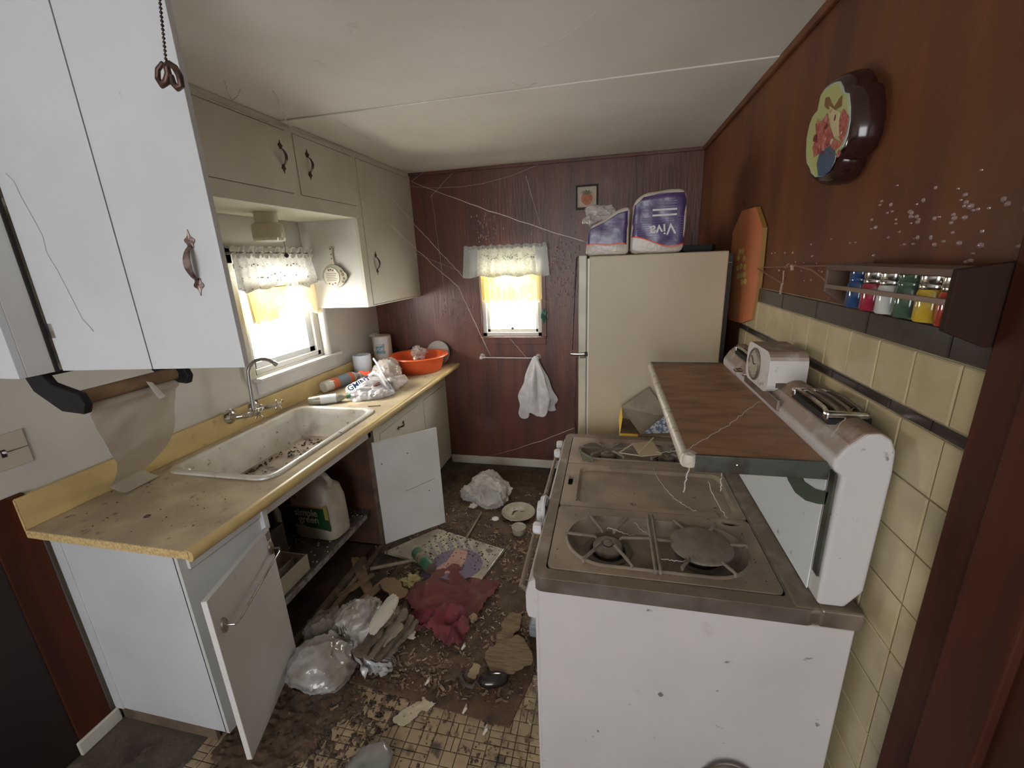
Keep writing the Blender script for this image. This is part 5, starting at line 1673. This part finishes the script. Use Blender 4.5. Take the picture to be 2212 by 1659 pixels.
MB().grid(lambda a, b: Tj @ V((-.128 + .262 * a, -.0888, .208 + .010 * b)), 6, 1).obj('orange_label_edge', M('orange_edge_print', (.45, .22, .08), .6), JG)
MB().grid(lambda a, b: Tj @ V((.113 + .024 * a, -.0892, .14 + .085 * b)), 3, 3).obj('yellow_label_patch', M('yellow_patch', (.42, .36, .08), .6), JG)
rx = (Tj.to_3x3() @ V((1, 0, 0)))
uz_ = (Tj.to_3x3() @ V((0, 0, 1)))
jw = M('jug_lettering', (.50, .48, .38), .6)
text('lettering', 'simple', .060, Tj @ V((-.01, -.0905, .176)), rx, uz_, jw, JG, .0006)
text('lettering', 'green', .060, Tj @ V((.0, -.0905, .134)), rx, uz_, jw, JG, .0006)
MB().lathe([(.0001, .001), (.015, .0012), (.016, .0)], Tj @ V((-.075, -.0795, .265)), '-y', 14).obj('round_seal', M('brown_seal', (.22, .12, .08), .6), JG)
TRY = E('drawer_tray', (.45, 1.40, .285), 'pale cream plastic tray resting at the near end of the sink cabinet shelf', 'tray')
cr = M('cream_tray_plastic', (.46, .42, .32), .5)
for nm, a, b in (('tray_side', (.488, 1.30, .300), (.494, 1.56, .375)), ('tray_side', (.33, 1.30, .300), (.336, 1.56, .36)), ('tray_end', (.336, 1.554, .300), (.488, 1.560, .372)), ('tray_floor', (.33, 1.30, .2845), (.494, 1.56, .300)), ('tray_divider', (.41, 1.31, .300), (.415, 1.553, .350))):
    MB().box(a, b).obj(nm, cr, TRY, bevel=.001)
bx_ = MB().box((.20, 1.40, .285), (.33, 1.62, .50)).obj('dark_carton', M('dark_carton_card', (.06, .05, .045), .8), bevel=.003)
tag(bx_, 'dark upright carton on the sink cabinet shelf left of the jug', 'box')
pp = MB().tube([(.25, 1.66, .29), (.26, 1.66, .52), (.22, 1.66, .62), (.12, 1.66, .64)], .020, 12).obj('drain_pipe', M('dull_pvc', (.22, .21, .19), .5), smooth=True)
tag(pp, 'grey drain pipe inside the open sink cabinet', 'pipe')
crumbs('shelf_debris', 260, lambda r: (r.uniform(.2, .51), r.uniform(1.3, 2.08), .2845), .003, .014, flake_m, 'grey debris scattered on the sink cabinet shelf', seed=14)

# ------------------------------------------------------------------ floor litter
g = lambda a, b, z=0.004: at(a, b, 'z', z)
# brown mat
mat_poly = [(.82, 1.245), (1.612, 1.185), (1.665, 1.40), (1.70, 3.30), (.75, 3.30), (.74, 1.8)]
mb = MB().prism(mat_poly, 'xy', .0005, .009)
o = mb.obj('floor_mat', rug_m, bevel=.002)
tag(o, 'long soiled brown mat covering the floor between counter and stove', 'mat')
ru = sheetpoly([(.80, 1.30), (1.55, 1.32), (1.66, 2.0), (1.66, 3.2), (.80, 3.25), (.72, 2.0)], .0092, .02, .012, 14, 3)
o = ru.obj('dirt_layer', M('matted_brown_dirt', (.075, .045, .027), .9, c2=(.12, .075, .045), scale=9, spk=((.25, .18, .12), 30, .62, .7, .5), bump=.5), smooth=True)
tag(o, 'matted layer of brown dirt spread over the floor mat', 'dirt', kind='stuff')


def pf(x0, x1, y0, y1, dens=None):
    def f(r):
        x, y_ = r.uniform(x0, x1), r.uniform(y0, y1)
        if dens and r.random() > dens(x, y_):
            return None
        zz = .012 if (1.3 < y_ and .8 < x < 1.64) else (.0095 if (y_ > 1.25 and .83 < x < 1.6) else .001)
        return (x, y_, zz)
    return f


def d_near(x, y_):
    return max(0.03, min(1, .5 + 2.2 * fn((x, y_, 0), 5, 3))) * (1.0 if x < 1.1 or y_ > 1.3 else .35)


crumbs('dirt_crumbs', 5200, pf(.60, 1.72, .82, 3.3, d_near), .003, .016, crumb_m, 'dark dirt crumbs strewn across the kitchen floor', 'dirt', seed=21)
crumbs('paint_flakes', 2500, pf(.70, 1.70, 1.15, 3.0, lambda x, y_: .35 + .65 * (1.4 < y_ < 2.6)), .003, .011, flake_m, 'pale curled paint flakes scattered over the floor litter', 'flakes', seed=22, curl=True)
crumbs('straw_bits', 2100, pf(.70, 1.72, 1.05, 2.9, lambda x, y_: .25 + .75 * (1.25 < y_ < 2.4)), .006, .020, straw_m, 'dry brown straw and leaf bits across the floor', 'straw', seed=23, curl=True)
crumbs('dirt_clumps', 700, pf(.58, 1.15, .80, 1.35, lambda x, y_: min(1, 1.5 * max(0, .55 - (x - .58) * .5 + fn((x, y_, 0), 6, 5)))), .010, .034, crumb_m, 'thick dark dirt clumps near the hanging cabinet door', 'dirt', seed=24, flat=.35)

dl_ = sheetpoly([(.55, .78), (.78, .80), (.98, 1.12), (.86, 1.26), (.62, 1.28), (.52, 1.0)], .001, .012, .011, 26, 9, jitter=.05)
o = dl_.obj('dirt_heap', MATS['matted_brown_dirt'], smooth=True)
tag(o, 'heaped dark dirt on the floor under the hanging cabinet door', 'dirt', kind='stuff')
# white bag near the back wall
bc2 = at(1053, 1062, 'z', .06)
o = blob((bc2.x, bc2.y, .055), (.165, .15, .115), 51, .26, 5, .012, 1.5).obj('plastic_bag', M('matte_white_bag', (.50, .47, .44), .5, c2=(.40, .37, .34), scale=8, bump=.3), smooth=True)
tag(o, 'rumpled matte white bag lying on the floor near the back wall', 'bag')
# bowl, cup and small lid
p = at(1120, 1111, 'z', .02)
bw = MB().lathe([(.0001, .016), (.05, .013), (.070, .014), (.112, .040), (.120, .044), (.117, .048), (.085, .028), (.05, .021), (.0001, .021)], (p.x, p.y, 0), 'z', 36).obj('shallow_bowl', M('dirty_cream_ceramic', (.44, .40, .32), .4, c2=(.33, .28, .21), scale=14), smooth=True)
tag(bw, 'shallow dirty cream bowl on the floor beside the small cup', 'bowl')
p = at(1121, 1146, 'z', .035)
cp = E('cup', (p.x, p.y, .010), 'small cream cup in front of the shallow bowl', 'cup')
MB().lathe([(.0001, .012), (.034, .012), (.042, .020), (.047, .062), (.048, .066), (.044, .066), (.040, .05), (.0001, .046)], (p.x, p.y, 0), 'z', 28).obj('cup_body', M('dirty_cream_ceramic', (.44, .40, .32), .4), cp, smooth=True)
MB().lathe([(.0001, .056), (.043, .056)], (p.x, p.y, 0), 'z', 20).obj('residue', M('tan_residue', (.36, .32, .25), .8), cp)
p = at(1070, 1121, 'z', .015)
o = MB().lathe([(.0001, .010), (.024, .011), (.026, .018), (.015, .026), (.0001, .027)], (p.x, p.y, 0), 'z', 16).obj('bottle_cap', paper, smooth=True)
tag(o, 'little white round cap lying left of the bowl', 'cap')
o = blob((at(1022, 1091, 'z', .03).x, at(1022, 1091, 'z', .03).y, .022), (.024, .026, .020), 9, .4, 3, .01).obj('paper_wad', M('off_white_wad', (.55, .5, .45), .7), smooth=True)
tag(o, 'tiny white wad at the foot of the matte white bag', 'paper')
# signboard / flat box
SB = E('printed_board', (1.05, 2.15, .02), 'flat pale printed board with grey stripes and purple pink print under debris', 'board')
q4 = [at(945, 1140, 'z', .035), at(1090, 1185, 'z', .035), at(1040, 1250, 'z', .035), at(830, 1190, 'z', .035)]
MB().prism([(p.x, p.y) for p in q4], 'xy', .0135, .030).obj('board', M('pale_grimy_board', (.42, .38, .29), .6, c2=(.30, .26, .20), scale=9, spk=((.08, .05, .035), 22, .60, .66, .85)), SB, bevel=.001)
gs = M('grey_stripe_print', (.24, .23, .22), .6)
for a, b in ((925, 1178), (944, 1170), (963, 1164), (981, 1163), (1000, 1167), (1020, 1178)):
    w4 = [at(a, b, 'z', .031), at(a + 9, b + 1, 'z', .031), at(a + 22, b + 24, 'z', .031), at(a + 10, b + 24, 'z', .031)]
    MB().prism([(p.x, p.y) for p in w4], 'xy', .030, .0309).obj('grey_stripe', gs, SB)
pc_ = at(987, 1218, 'z', .031)
el = [(pc_.x + .155 * math.cos(a), pc_.y + .135 * math.sin(a)) for a in [2 * PI * k / 32 for k in range(32)]]
MB().prism(el, 'xy', .0308, .0316).obj('purple_oval', M('dusty_purple_print', (.15, .11, .17), .6), SB)
w4 = [at(a, b, 'z', .032) for a, b in ((985, 1183), (1010, 1192), (1005, 1212), (985, 1236), (950, 1240), (942, 1228), (966, 1212))]
MB().prism([(p.x, p.y) for p in w4], 'xy', .0316, .0324).obj('pink_figure_print', M('dusty_pink_print', (.42, .24, .19), .6, spk=((.08, .05, .035), 40, .60, .66, .8)), SB)
e1, e2 = at(1089, 1186, 'z', .034), at(1044, 1247, 'z', .034)
MB().tube([e1, e2], .004, 6).obj('shiny_edge', chrome, SB)
crumbs('board_crumbs', 420, lambda r: (r.uniform(.85, 1.33), r.uniform(1.98, 2.35), .031), .003, .013, crumb_m, 'dark crumbs lying on the printed board', 'dirt', seed=31)
# sticks
for nm, a, b, r_, lab in (('wooden_stick', (1008, 1162, .045), (1040, 1107, .022), .008, 'thin grey stick leaning across the far edge of the printed board'),
                          ('wooden_stick', (800, 1229, .055), (894, 1210, .060), .011, 'pale round stick lying left of the green can'),
                          ('wooden_stick', (812, 1180, .02), (822, 1190, .02), .008, 'stub of grey wood below the open sink door')):
    o = MB().tube([at(a[0], a[1], 'z', a[2]), at(b[0], b[1], 'z', b[2])], [r_, r_ * .8], 8).obj(nm, wood_old if 'stub' in lab else M('weathered_stick', (.27, .22, .16), .8, c2=(.18, .14, .10), scale=30), smooth=True)
    tag(o, lab, 'stick')
# green can
ga, gb = at(899, 1192, 'z', .055), at(931, 1228, 'z', .060)
GC = E('drink_can', ga.lerp(gb, .5), 'faded green can lying on its side on the printed board', 'can')
d = (gb - ga)
Tc = Matrix.Translation(ga) @ d.normalized().to_track_quat('Z', 'Y').to_matrix().to_4x4()
for nm, prof, mt in (('can_body', [(.0001, 0), (.030, 0), (.036, .008), (.036, d.length - .006), (.033, d.length)], M('dusty_green_can', (.035, .13, .065), .4, c2=(.07, .13, .08), scale=20)),
                     ('can_end', [(.033, d.length), (.034, d.length + .003), (.030, d.length + .003), (.029, d.length - .002), (.0001, d.length - .002)], M('rusty_can_end', (.20, .14, .12), .5, .3)),
                     ('can_label', [(.0363, d.length * .30), (.0363, d.length * .62)], M('tan_can_label', (.30, .20, .13), .6, c2=(.08, .14, .08), scale=45))):
    m = MB().lathe(prof, (0, 0, 0), 'z', 24)
    m.v = [tuple(Tc @ V(p)) for p in m.v]
    m.obj(nm, mt, GC, smooth=True)
o = blob((at(925, 1248, 'z', .02).x, at(925, 1248, 'z', .02).y, .018), (.05, .06, .015), 4, .4, 4, .01).obj('purple_rag', M('dull_purple_rag', (.10, .07, .11), .8), smooth=True)
tag(o, 'dull purple scrap under the green can', 'rag')
o = blob((at(890, 1255, 'z', .02).x, at(890, 1255, 'z', .02).y, .018), (.055, .05, .02), 6, .5, 4, .01, 3).obj('yellow_foam', M('crumbly_yellow_foam', (.36, .31, .15), .9, bump=.5), smooth=True)
tag(o, 'crumbled yellow foam beside the red cloth', 'foam')

# red cloth in two heaps
rc1 = [g(a, b) for a, b in ((868, 1300), (895, 1270), (925, 1262), (945, 1243), (985, 1232), (1010, 1245), (1045, 1255), (1078, 1270), (1070, 1290), (1045, 1320), (1030, 1345), (1000, 1350), (960, 1345), (905, 1340), (885, 1318))]
o = sheetpoly([(p.x, p.y) for p in rc1], .016, .009, .026, 5, 11).obj('red_cloth', red_cloth, smooth=True, solid=.003)
tag(o, 'dusty red cloth spread flat over the far litter, partly on the printed board', 'cloth')
rc2 = [g(a, b) for a, b in ((885, 1345), (905, 1325), (950, 1320), (990, 1318), (1010, 1340), (1012, 1372), (1000, 1390), (990, 1408), (965, 1405), (945, 1395), (935, 1375), (900, 1378), (888, 1362))]
o = sheetpoly([(p.x, p.y) for p in rc2], .024, .007, .045, 7, 17).obj('red_cloth', M('brighter_red_cloth', (.19, .032, .045), .85, c2=(.13, .04, .04), scale=6, bump=.2, bscale=200), smooth=True, solid=.003)
tag(o, 'crumpled brighter red cloth bunched up nearest the camera', 'cloth')
# white shoe sole shaped dish
o = blob(at(938, 1335, 'z', .08).to_tuple(), (.05, .03, .02), 8, .2, 3).obj('x', paper)
bpy.data.objects.remove(o)

# grey bag and tied bag
bg1 = at(770, 1350, 'z', .08)
o = blob((bg1.x, bg1.y, .075), (.13, .16, .10), 61, .32, 5, .010, 1.6).obj('garbage_bag', bag_grey, smooth=True)
tag(o, 'dirty grey bag slumped behind the tied shiny bag', 'bag')
bg0 = at(690, 1365, 'z', .06)
o = blob((bg0.x + .02, bg0.y + .02, .055), (.10, .10, .07), 63, .35, 4, .010, 1.8).obj('garbage_bag', M('brown_grey_bag', (.17, .145, .12), .5, c2=(.25, .22, .19), scale=7, bump=.4), smooth=True)
tag(o, 'brownish grey bag half hidden under the cabinet rail', 'bag')
TBG = E('tied_bag', (.80, 1.27, .01), 'shiny frosted bag tied in a knot, in front of the grey bag', 'bag')
tb = at(698, 1425, 'z', .09)
blob((tb.x, tb.y, .075), (.135, .125, .098), 71, .17, 5, .004, 1.3).obj('bag_body', bag_shine, TBG, smooth=True)
kn = at(752, 1388, 'z', .11)
m = MB()
rings = []
for i in range(14):
    t_ = i / 13
    c = V((tb.x, tb.y, .09)).lerp(kn, .35 + .65 * t_)
    r_ = .070 * (1 - t_) ** 1.2 + .010
    ring = []
    for k in range(26):
        a = 2 * PI * k / 26
        rk = r_ * (1 + .22 * math.sin(a * 6))
        ring.append(c + V((-.35, .25, .9)).normalized() * math.cos(a) * rk + V((.3, .9, -.1)).normalized() * math.sin(a) * rk)
    rings.append(ring)
m.loft(rings)
m.obj('gathered_neck', bag_shine, TBG, smooth=True)
for pts_, wd in (([(752, 1388, .11), (748, 1372, .14), (744, 1358, .155), (748, 1344, .165)], [.012, .018, .020, .012]),
                 ([(752, 1388, .11), (775, 1402, .085), (800, 1420, .055), (815, 1440, .03), (808, 1458, .015)], [.012, .045, .06, .07, .05]),
                 ([(775, 1402, .085), (815, 1424, .05), (845, 1428, .03), (856, 1432, .022)], [.02, .035, .022, .012]),
                 ([(738, 1388, .125), (752, 1390, .122), (762, 1390, .118)], [.008, .010, .008])):
    P_ = [at(*q[:2], 'z', q[2]) for q in pts_]
    n_ = 22

    def rb_(a, b, P_=P_, wd=wd):
        s = a * (len(P_) - 1)
        i = min(int(s), len(P_) - 2)
        f = s - i
        p_ = P_[i].lerp(P_[i + 1], f)
        w_ = wd[i] * (1 - f) + wd[i + 1] * f
        dd_ = (P_[i + 1] - P_[i]).normalized()
        s_ = dd_.cross(V((0.1, 0.2, 1))).normalized()
        zz = p_.z + .014 * math.sin(b * 21 + a * 3) * min(1, w_ / .03) + .008 * fn((a * 5, b * 4, 1), 2)
        q_ = p_ + s_ * w_ * (b - .5) * 2 * (1 + .3 * fn((a * 4, 0, b), 2, 5))
        return (q_.x, q_.y, max(.011, zz))
    MB().grid(rb_, 24, 14).obj('gathered_film', bag_shine, TBG, smooth=True)

# rotten wood pieces and ripped cardboard


def plank(name, pa_, pb_, w_, t_, mat, label, cat='wood scrap', seed=1, group=None, tilt=0.0, ragged=.25):
    pa_, pb_ = V(pa_), V(pb_)
    d = pb_ - pa_
    s = d.normalized().cross(V((0, 0, 1))).normalized()
    s = (s + V((0, 0, tilt))).normalized()
    n_ = s.cross(d.normalized())
    L_ = d.length
    ns = 14
    rings = []
    for i in range(ns + 1):
        t = i / ns
        k = 1 + ragged * fn((t * 6, 0, 0), 1, seed) * 2
        e = min(t, 1 - t) * ns
        k *= min(1, .55 + .45 * e) if ragged else 1
        c = pa_ + d * t + s * w_ * ragged * .3 * fn((t * 3, 4, 0), 1, seed)
        th = t_ * (1 + ragged * fn((t * 8, 8, 0), 1, seed))
        rings.append([c + s * w_ * k * a + n_ * th * b for a, b in ((-.5, -.5), (0, -.42), (.5, -.5), (.5, .5), (.18, .5 + ragged * .3), (-.2, .45), (-.5, .5))])
    o_ = MB().loft(rings).obj(name, mat)
    return tag(o_, label, cat, group)


WP = E('wood_plank', at(815, 1365, 'z', .15), 'wide flaking grey board in peeling layers leaning between the grey bag and red cloth', 'wood scrap')
for k, (a, b, c, d_, w_, mt) in enumerate(((772, 1418, 858, 1310, .060, wood_old), (792, 1424, 878, 1316, .052, M('mid_grey_rot', (.21, .16, .12), .9, c2=(.11, .08, .06), scale=12, bump=.5)), (812, 1428, 890, 1330, .048, wood_old),
                                           (832, 1422, 902, 1340, .035, MATS['mid_grey_rot']), (800, 1380, 850, 1316, .030, M('flaky_tan_layer', (.30, .235, .17), .9, c2=(.17, .13, .095), scale=20)), (826, 1395, 870, 1348, .026, MATS['flaky_tan_layer']))):
    z_ = .165 - .018 * k if k < 4 else .172 - .02 * (k - 4)
    q_ = plank('board_layer', at(a, b, 'z', max(.05, z_ - .05)), at(c, d_, 'z', z_), w_, .012, mt, '', seed=40 + k, tilt=.12, ragged=.35)
    for key in ('label', 'category'):
        del q_[key]
    q_.parent = WP
    bpy_inv(q_, WP)
plank('wood_shard', at(823, 1392, 'z', .04), at(868, 1352, 'z', .04), .012, .010, wood_pale, 'pale splinter sticking out from under the wide board', seed=7)
plank('wood_shard', at(766, 1205, 'z', .03), at(800, 1285, 'z', .03), .055, .010, card, 'torn brown strip of bark lying at the cabinet base', seed=8, tilt=.3)
plank('wood_shard', at(790, 1225, 'z', .03), at(828, 1176, 'z', .03), .022, .018, wood_old, 'grey wooden batten end under the open sink door', seed=9, ragged=.05)
plank('wood_shard', at(730, 1290, 'z', .03), at(808, 1240, 'z', .05), .035, .012, card, 'torn brown strip beside the cabinet rail', seed=15, tilt=.1)
plank('wood_shard', at(760, 1318, 'z', .03), at(840, 1250, 'z', .05), .045, .010, M('tan_torn_card', (.21, .145, .085), .85), 'torn tan strip running up to the yellow foam', seed=10, tilt=-.2)
plank('cardboard_scrap', at(835, 1252, 'z', .05), at(868, 1293, 'z', .04), .09, .008, M('tan_torn_card', (.21, .145, .085), .85), 'torn tan cardboard flap left of the red cloth', 'cardboard', seed=12, tilt=.15)
plank('cardboard_scrap', at(1055, 1440, 'z', .03), at(1140, 1395, 'z', .05), .16, .006, M('corrugated_card', (.22, .15, .085), .9, c2=(.13, .09, .05), scale=40, stretch=(.3, 3, 1)), 'ripped corrugated cardboard by the stove front', 'cardboard', seed=14, ragged=.18)
plank('cardboard_scrap', at(1080, 1400, 'z', .03), at(1115, 1325, 'z', .04), .08, .006, M('corrugated_card', (.22, .15, .085), .9), 'narrow cardboard strip leaning towards the red cloth', 'cardboard', seed=18, ragged=.2)
plank('wood_shard', at(1018, 1465, 'z', .02), at(1032, 1435, 'z', .03), .035, .006, wood_pale, 'pale pointed wood shard left of the black object', seed=19, ragged=.3)
plank('wood_shard', at(713, 1462, 'z', .02), at(722, 1480, 'z', .01), .030, .006, M('peach_card', (.36, .24, .16), .8), 'peach coloured torn corner sticking out under the tied bag', seed=21)
plank('wood_shard', at(728, 1482, 'z', .012), at(760, 1440, 'z', .03), .012, .008, near_black, 'thin dark strip between the tied bag and the mat', seed=22, ragged=.05)
plank('wood_block', at(1016, 1340, 'z', .05), at(1028, 1330, 'z', .05), .030, .022, wood_pale, 'small tan wooden chip on the red cloth', seed=23, ragged=.1)
o = blob(at(877, 1370, 'z', .03).to_tuple(), (.045, .022, .012), 26, .3, 4, .012).obj('paper_scrap', M('off_white_scrap', (.55, .5, .42), .8), smooth=True)
tag(o, 'curled off-white scrap touching the left of the bunched red cloth', 'paper')
o = blob(at(830, 1325, 'z', .17).to_tuple(), (.040, .11, .018), 28, .15, 4).obj('white_slat', M('off_white_scrap', (.55, .5, .42), .8), smooth=True)
o.rotation_euler = (0, 0, 0)
tag(o, 'pale curved piece showing behind the wide flaking board', 'scrap')
# black glossy object
p = at(1064, 1474, 'z', .03)
bo_ = E('computer_mouse', (p.x, p.y, .01), 'glossy black oval object with a mottled dark cord lying on the mat', 'mouse')
m = MB()
rings = []
for i in range(13):
    t_ = i / 12
    a = PI * t_
    r_ = math.sin(a) ** .7
    rings.append([V((p.x - .062 * math.cos(a), p.y + .010 - .018 * math.cos(a), .034)) + V((-.28, .96, 0)) * .036 * r_ * math.cos(b) + V((0, 0, 1)) * .025 * r_ * math.sin(b) for b in [2 * PI * k / 22 for k in range(22)]])
m.loft(rings)
m.obj('shell', M('glossy_black_shell', (.018, .013, .014), .15, spec=.7), bo_, smooth=True)
MB().tube([V((p.x - .066, p.y - .008, .03)), at(1020, 1484, 'z', .02), at(1002, 1478, 'z', .02), at(995, 1462, 'z', .02), at(1000, 1452, 'z', .02)], .009, 8).obj('strap', M('mottled_dark_strap', (.09, .075, .055), .8, c2=(.04, .03, .025), scale=30), bo_, smooth=True)
# torn paper on tiles
pp_ = [g(a, b) for a, b in ((846, 1552), (858, 1545), (868, 1535), (880, 1528), (895, 1520), (905, 1510), (915, 1508), (922, 1518), (942, 1523), (930, 1530), (918, 1538), (910, 1536), (900, 1550), (885, 1562), (865, 1571), (850, 1564))]
o = sheetpoly([(p.x, p.y) for p in pp_], .004, .004, .006, 14, 5).obj('torn_paper', M('yellowed_paper', (.52, .46, .33), .85, c2=(.45, .38, .27), scale=12), smooth=True, solid=.0012)
tag(o, 'torn yellowed paper scrap lying on the mosaic floor', 'paper')
o = blob((at(795, 1650, 'z', .03).x, at(795, 1650, 'z', .03).y - .02, .028), (.075, .09, .034), 81, .2, 4, .003, 1.4).obj('clear_bag', M('greenish_clear_film', (.26, .27, .25), .2, alpha=.8, c2=(.34, .32, .3), scale=7), smooth=True)
tag(o, 'translucent greenish bag at the bottom edge on the mosaic floor', 'bag')
o = MB().box((1.615, 1.60, .012), (1.725, 1.80, .085)).obj('blue_grey_box', M('blue_grey_plastic', (.22, .24, .27), .35, c2=(.3, .31, .33), scale=8), bevel=.012, seg=3)
tag(o, 'blue grey plastic container against the stove front', 'container')
for i, (a, b, lab) in enumerate(((1047, 1575, 'white oval seed-like chip on the mosaic tiles right of the mat'), (1003, 1530, 'pale curl lying on the near edge of the mat'), (923, 1470, 'pale curved chip on the middle of the mat'), (1000, 1395, 'white curl at the tip of the red cloth'))):
    p = at(a, b, 'z', .012)
    m = MB().tube([p + V((0, -.022, .0)), p + V((.008, -.005, .006)), p + V((.004, .018, .0))], [.004, .008, .003], 7)
    tag(m.obj('paint_chip', M('white_chip', (.62, .56, .48), .7), smooth=True), lab, 'chip')

# ------------------------------------------------------------------ cobwebs


def web(name, segs, label, r=.0010, seed=1):
    m = MB()
    rr_ = random.Random(seed)
    for s in segs:
        a, b, sag = V(s[0]), V(s[1]), s[2]
        k_ = s[3] if len(s) > 3 else 1
        n_ = 18
        pts_ = []
        for i in range(n_ + 1):
            t_ = i / n_
            p_ = a.lerp(b, t_) - V((0, 0, sag * 4 * t_ * (1 - t_)))
            p_ += V((rr_.gauss(0, .0012), rr_.gauss(0, .0012), rr_.gauss(0, .0015)))
            pts_.append(p_)
        m.tube(pts_, r * k_, 4)
    return tag(m.obj(name, web_m), label, 'cobweb', kind='stuff')


web('cobweb', [
    (at(888, 392, 'y', 3.30), at(1262, 522, 'y', 2.20), .01, 1.6), (at(1262, 522, 'y', 2.20), at(1582, 568, 'y', 2.15), .01, .8),
    (at(775, 348, 'y', 2.7), at(900, 490, 'y', 2.9), 0, 1.3), (at(900, 490, 'y', 2.9), at(1000, 598, 'y', 3.2), 0, 1.4),
    (at(765, 412, 'y', 2.6), at(990, 620, 'y', 3.0), .01, 1.4), (at(990, 620, 'y', 3.0), at(1060, 770, 'y', 3.3), 0, 1.3),
    (at(888, 392, 'y', 3.30), at(932, 360, 'y', 3.37), 0), (at(930, 425, 'y', 3.3), at(992, 358, 'y', 3.37), 0),
    (at(770, 412, 'y', 2.7), at(884, 402, 'y', 3.3), .01), (at(884, 402, 'y', 3.3), at(1175, 350, 'y', 3.36), .07, .8),
    (at(932, 420, 'y', 3.3), at(962, 645, 'y', 3.35), -.02, .8), (at(1136, 380, 'y', 3.36), at(1150, 430, 'y', 3.36), 0, 1.8), (at(1150, 430, 'y', 3.36), at(1172, 500, 'y', 3.36), 0),
    (at(895, 545, 'y', 3.1), at(1192, 655, 'y', 3.36), .02, .6), (at(1098, 728, 'y', 3.35), at(1140, 775, 'y', 3.33), 0, 1.5)],
    'long dusty cobweb strands stretched between the upper cabinets and the back wall', .0011, 2)
web('cobweb', [
    (at(950, 985, 'y', 2.9), at(1040, 988, 'y', 3.3), .01), (at(1040, 988, 'y', 3.3), at(1240, 925, 'y', 2.3), .02), (at(1040, 988, 'y', 3.3), at(1090, 1005, 'y', 3.3), -.01)],
    'thin cobweb strand low along the back wall above the floor', .0009, 3)
sw_ = [
    (at(1495, 980, 'y', .99), at(1476, 1062, 'y', 1.05), .0, 1.6), (at(1560, 1010, 'y', 1.2), at(1556, 1064, 'y', 1.2), 0, 1.4), (at(1490, 995, 'y', .99), at(1530, 985, 'y', 1.0), .03),
    (at(1410, 1010, 'y', 1.6), at(1450, 1070, 'y', 1.4), .01), (at(1450, 1070, 'y', 1.4), at(1505, 1105, 'y', 1.3), .005), (at(1530, 1040, 'y', 1.4), at(1570, 1120, 'y', 1.25), .01),
    (at(1404, 978, 'y', 1.7), at(1465, 975, 'y', 1.6), 0), (at(1480, 972, 'z', 1.305), at(1570, 920, 'z', 1.306), 0), (at(1570, 920, 'z', 1.306), at(1640, 868, 'z', 1.31), 0, .8),
    (at(1310, 1140, 'z', .97), at(1370, 1158, 'z', .96), .0), (at(1795, 942, 'z', 1.385), at(1855, 870, 'x', 2.55), 0), (at(1420, 1205, 'z', .962), at(1480, 1212, 'z', .962), .003), (at(1370, 1130, 'z', .96), at(1410, 1160, 'z', .962), .003)]
web('cobweb', sw_, 'wispy cobwebs hanging from the stove shelf over the cooktop', .0011, 4)
web('cobweb', [
    (at(395, 175, 'x', .44), at(470, 222, 'x', .43), .004, 2.2), (at(470, 222, 'x', .43), at(628, 280, 'x', .43), .005, 2.0), (at(590, 195, 'z', 2.43), at(632, 283, 'x', .43), .01, 2.0), (at(485, 175, 'z', 2.43), at(500, 215, 'x', .43), .01, 1.6), (at(520, 190, 'z', 2.43), at(500, 215, 'x', .43), .01, 1.2),
    (at(640, 285, 'x', .43), at(880, 365, 'x', .43), .004, 1.4)],
    'fuzzy grey cobweb strands where the cream cabinets meet the ceiling', .0012, 5)
web('cobweb', [
    (at(925, 130, 'z', 2.43), at(1080, 128, 'z', 2.43), .02, .8), (at(1095, 170, 'z', 2.43), at(1160, 178, 'z', 2.43), .02, 1.2), (at(1160, 100, 'z', 2.43), at(1290, 20, 'z', 2.43), .02, .7), (at(720, 255, 'z', 2.43), at(800, 300, 'z', 2.43), .01, .8)],
    'fine dangling cobweb threads on the ceiling', .0009, 6)
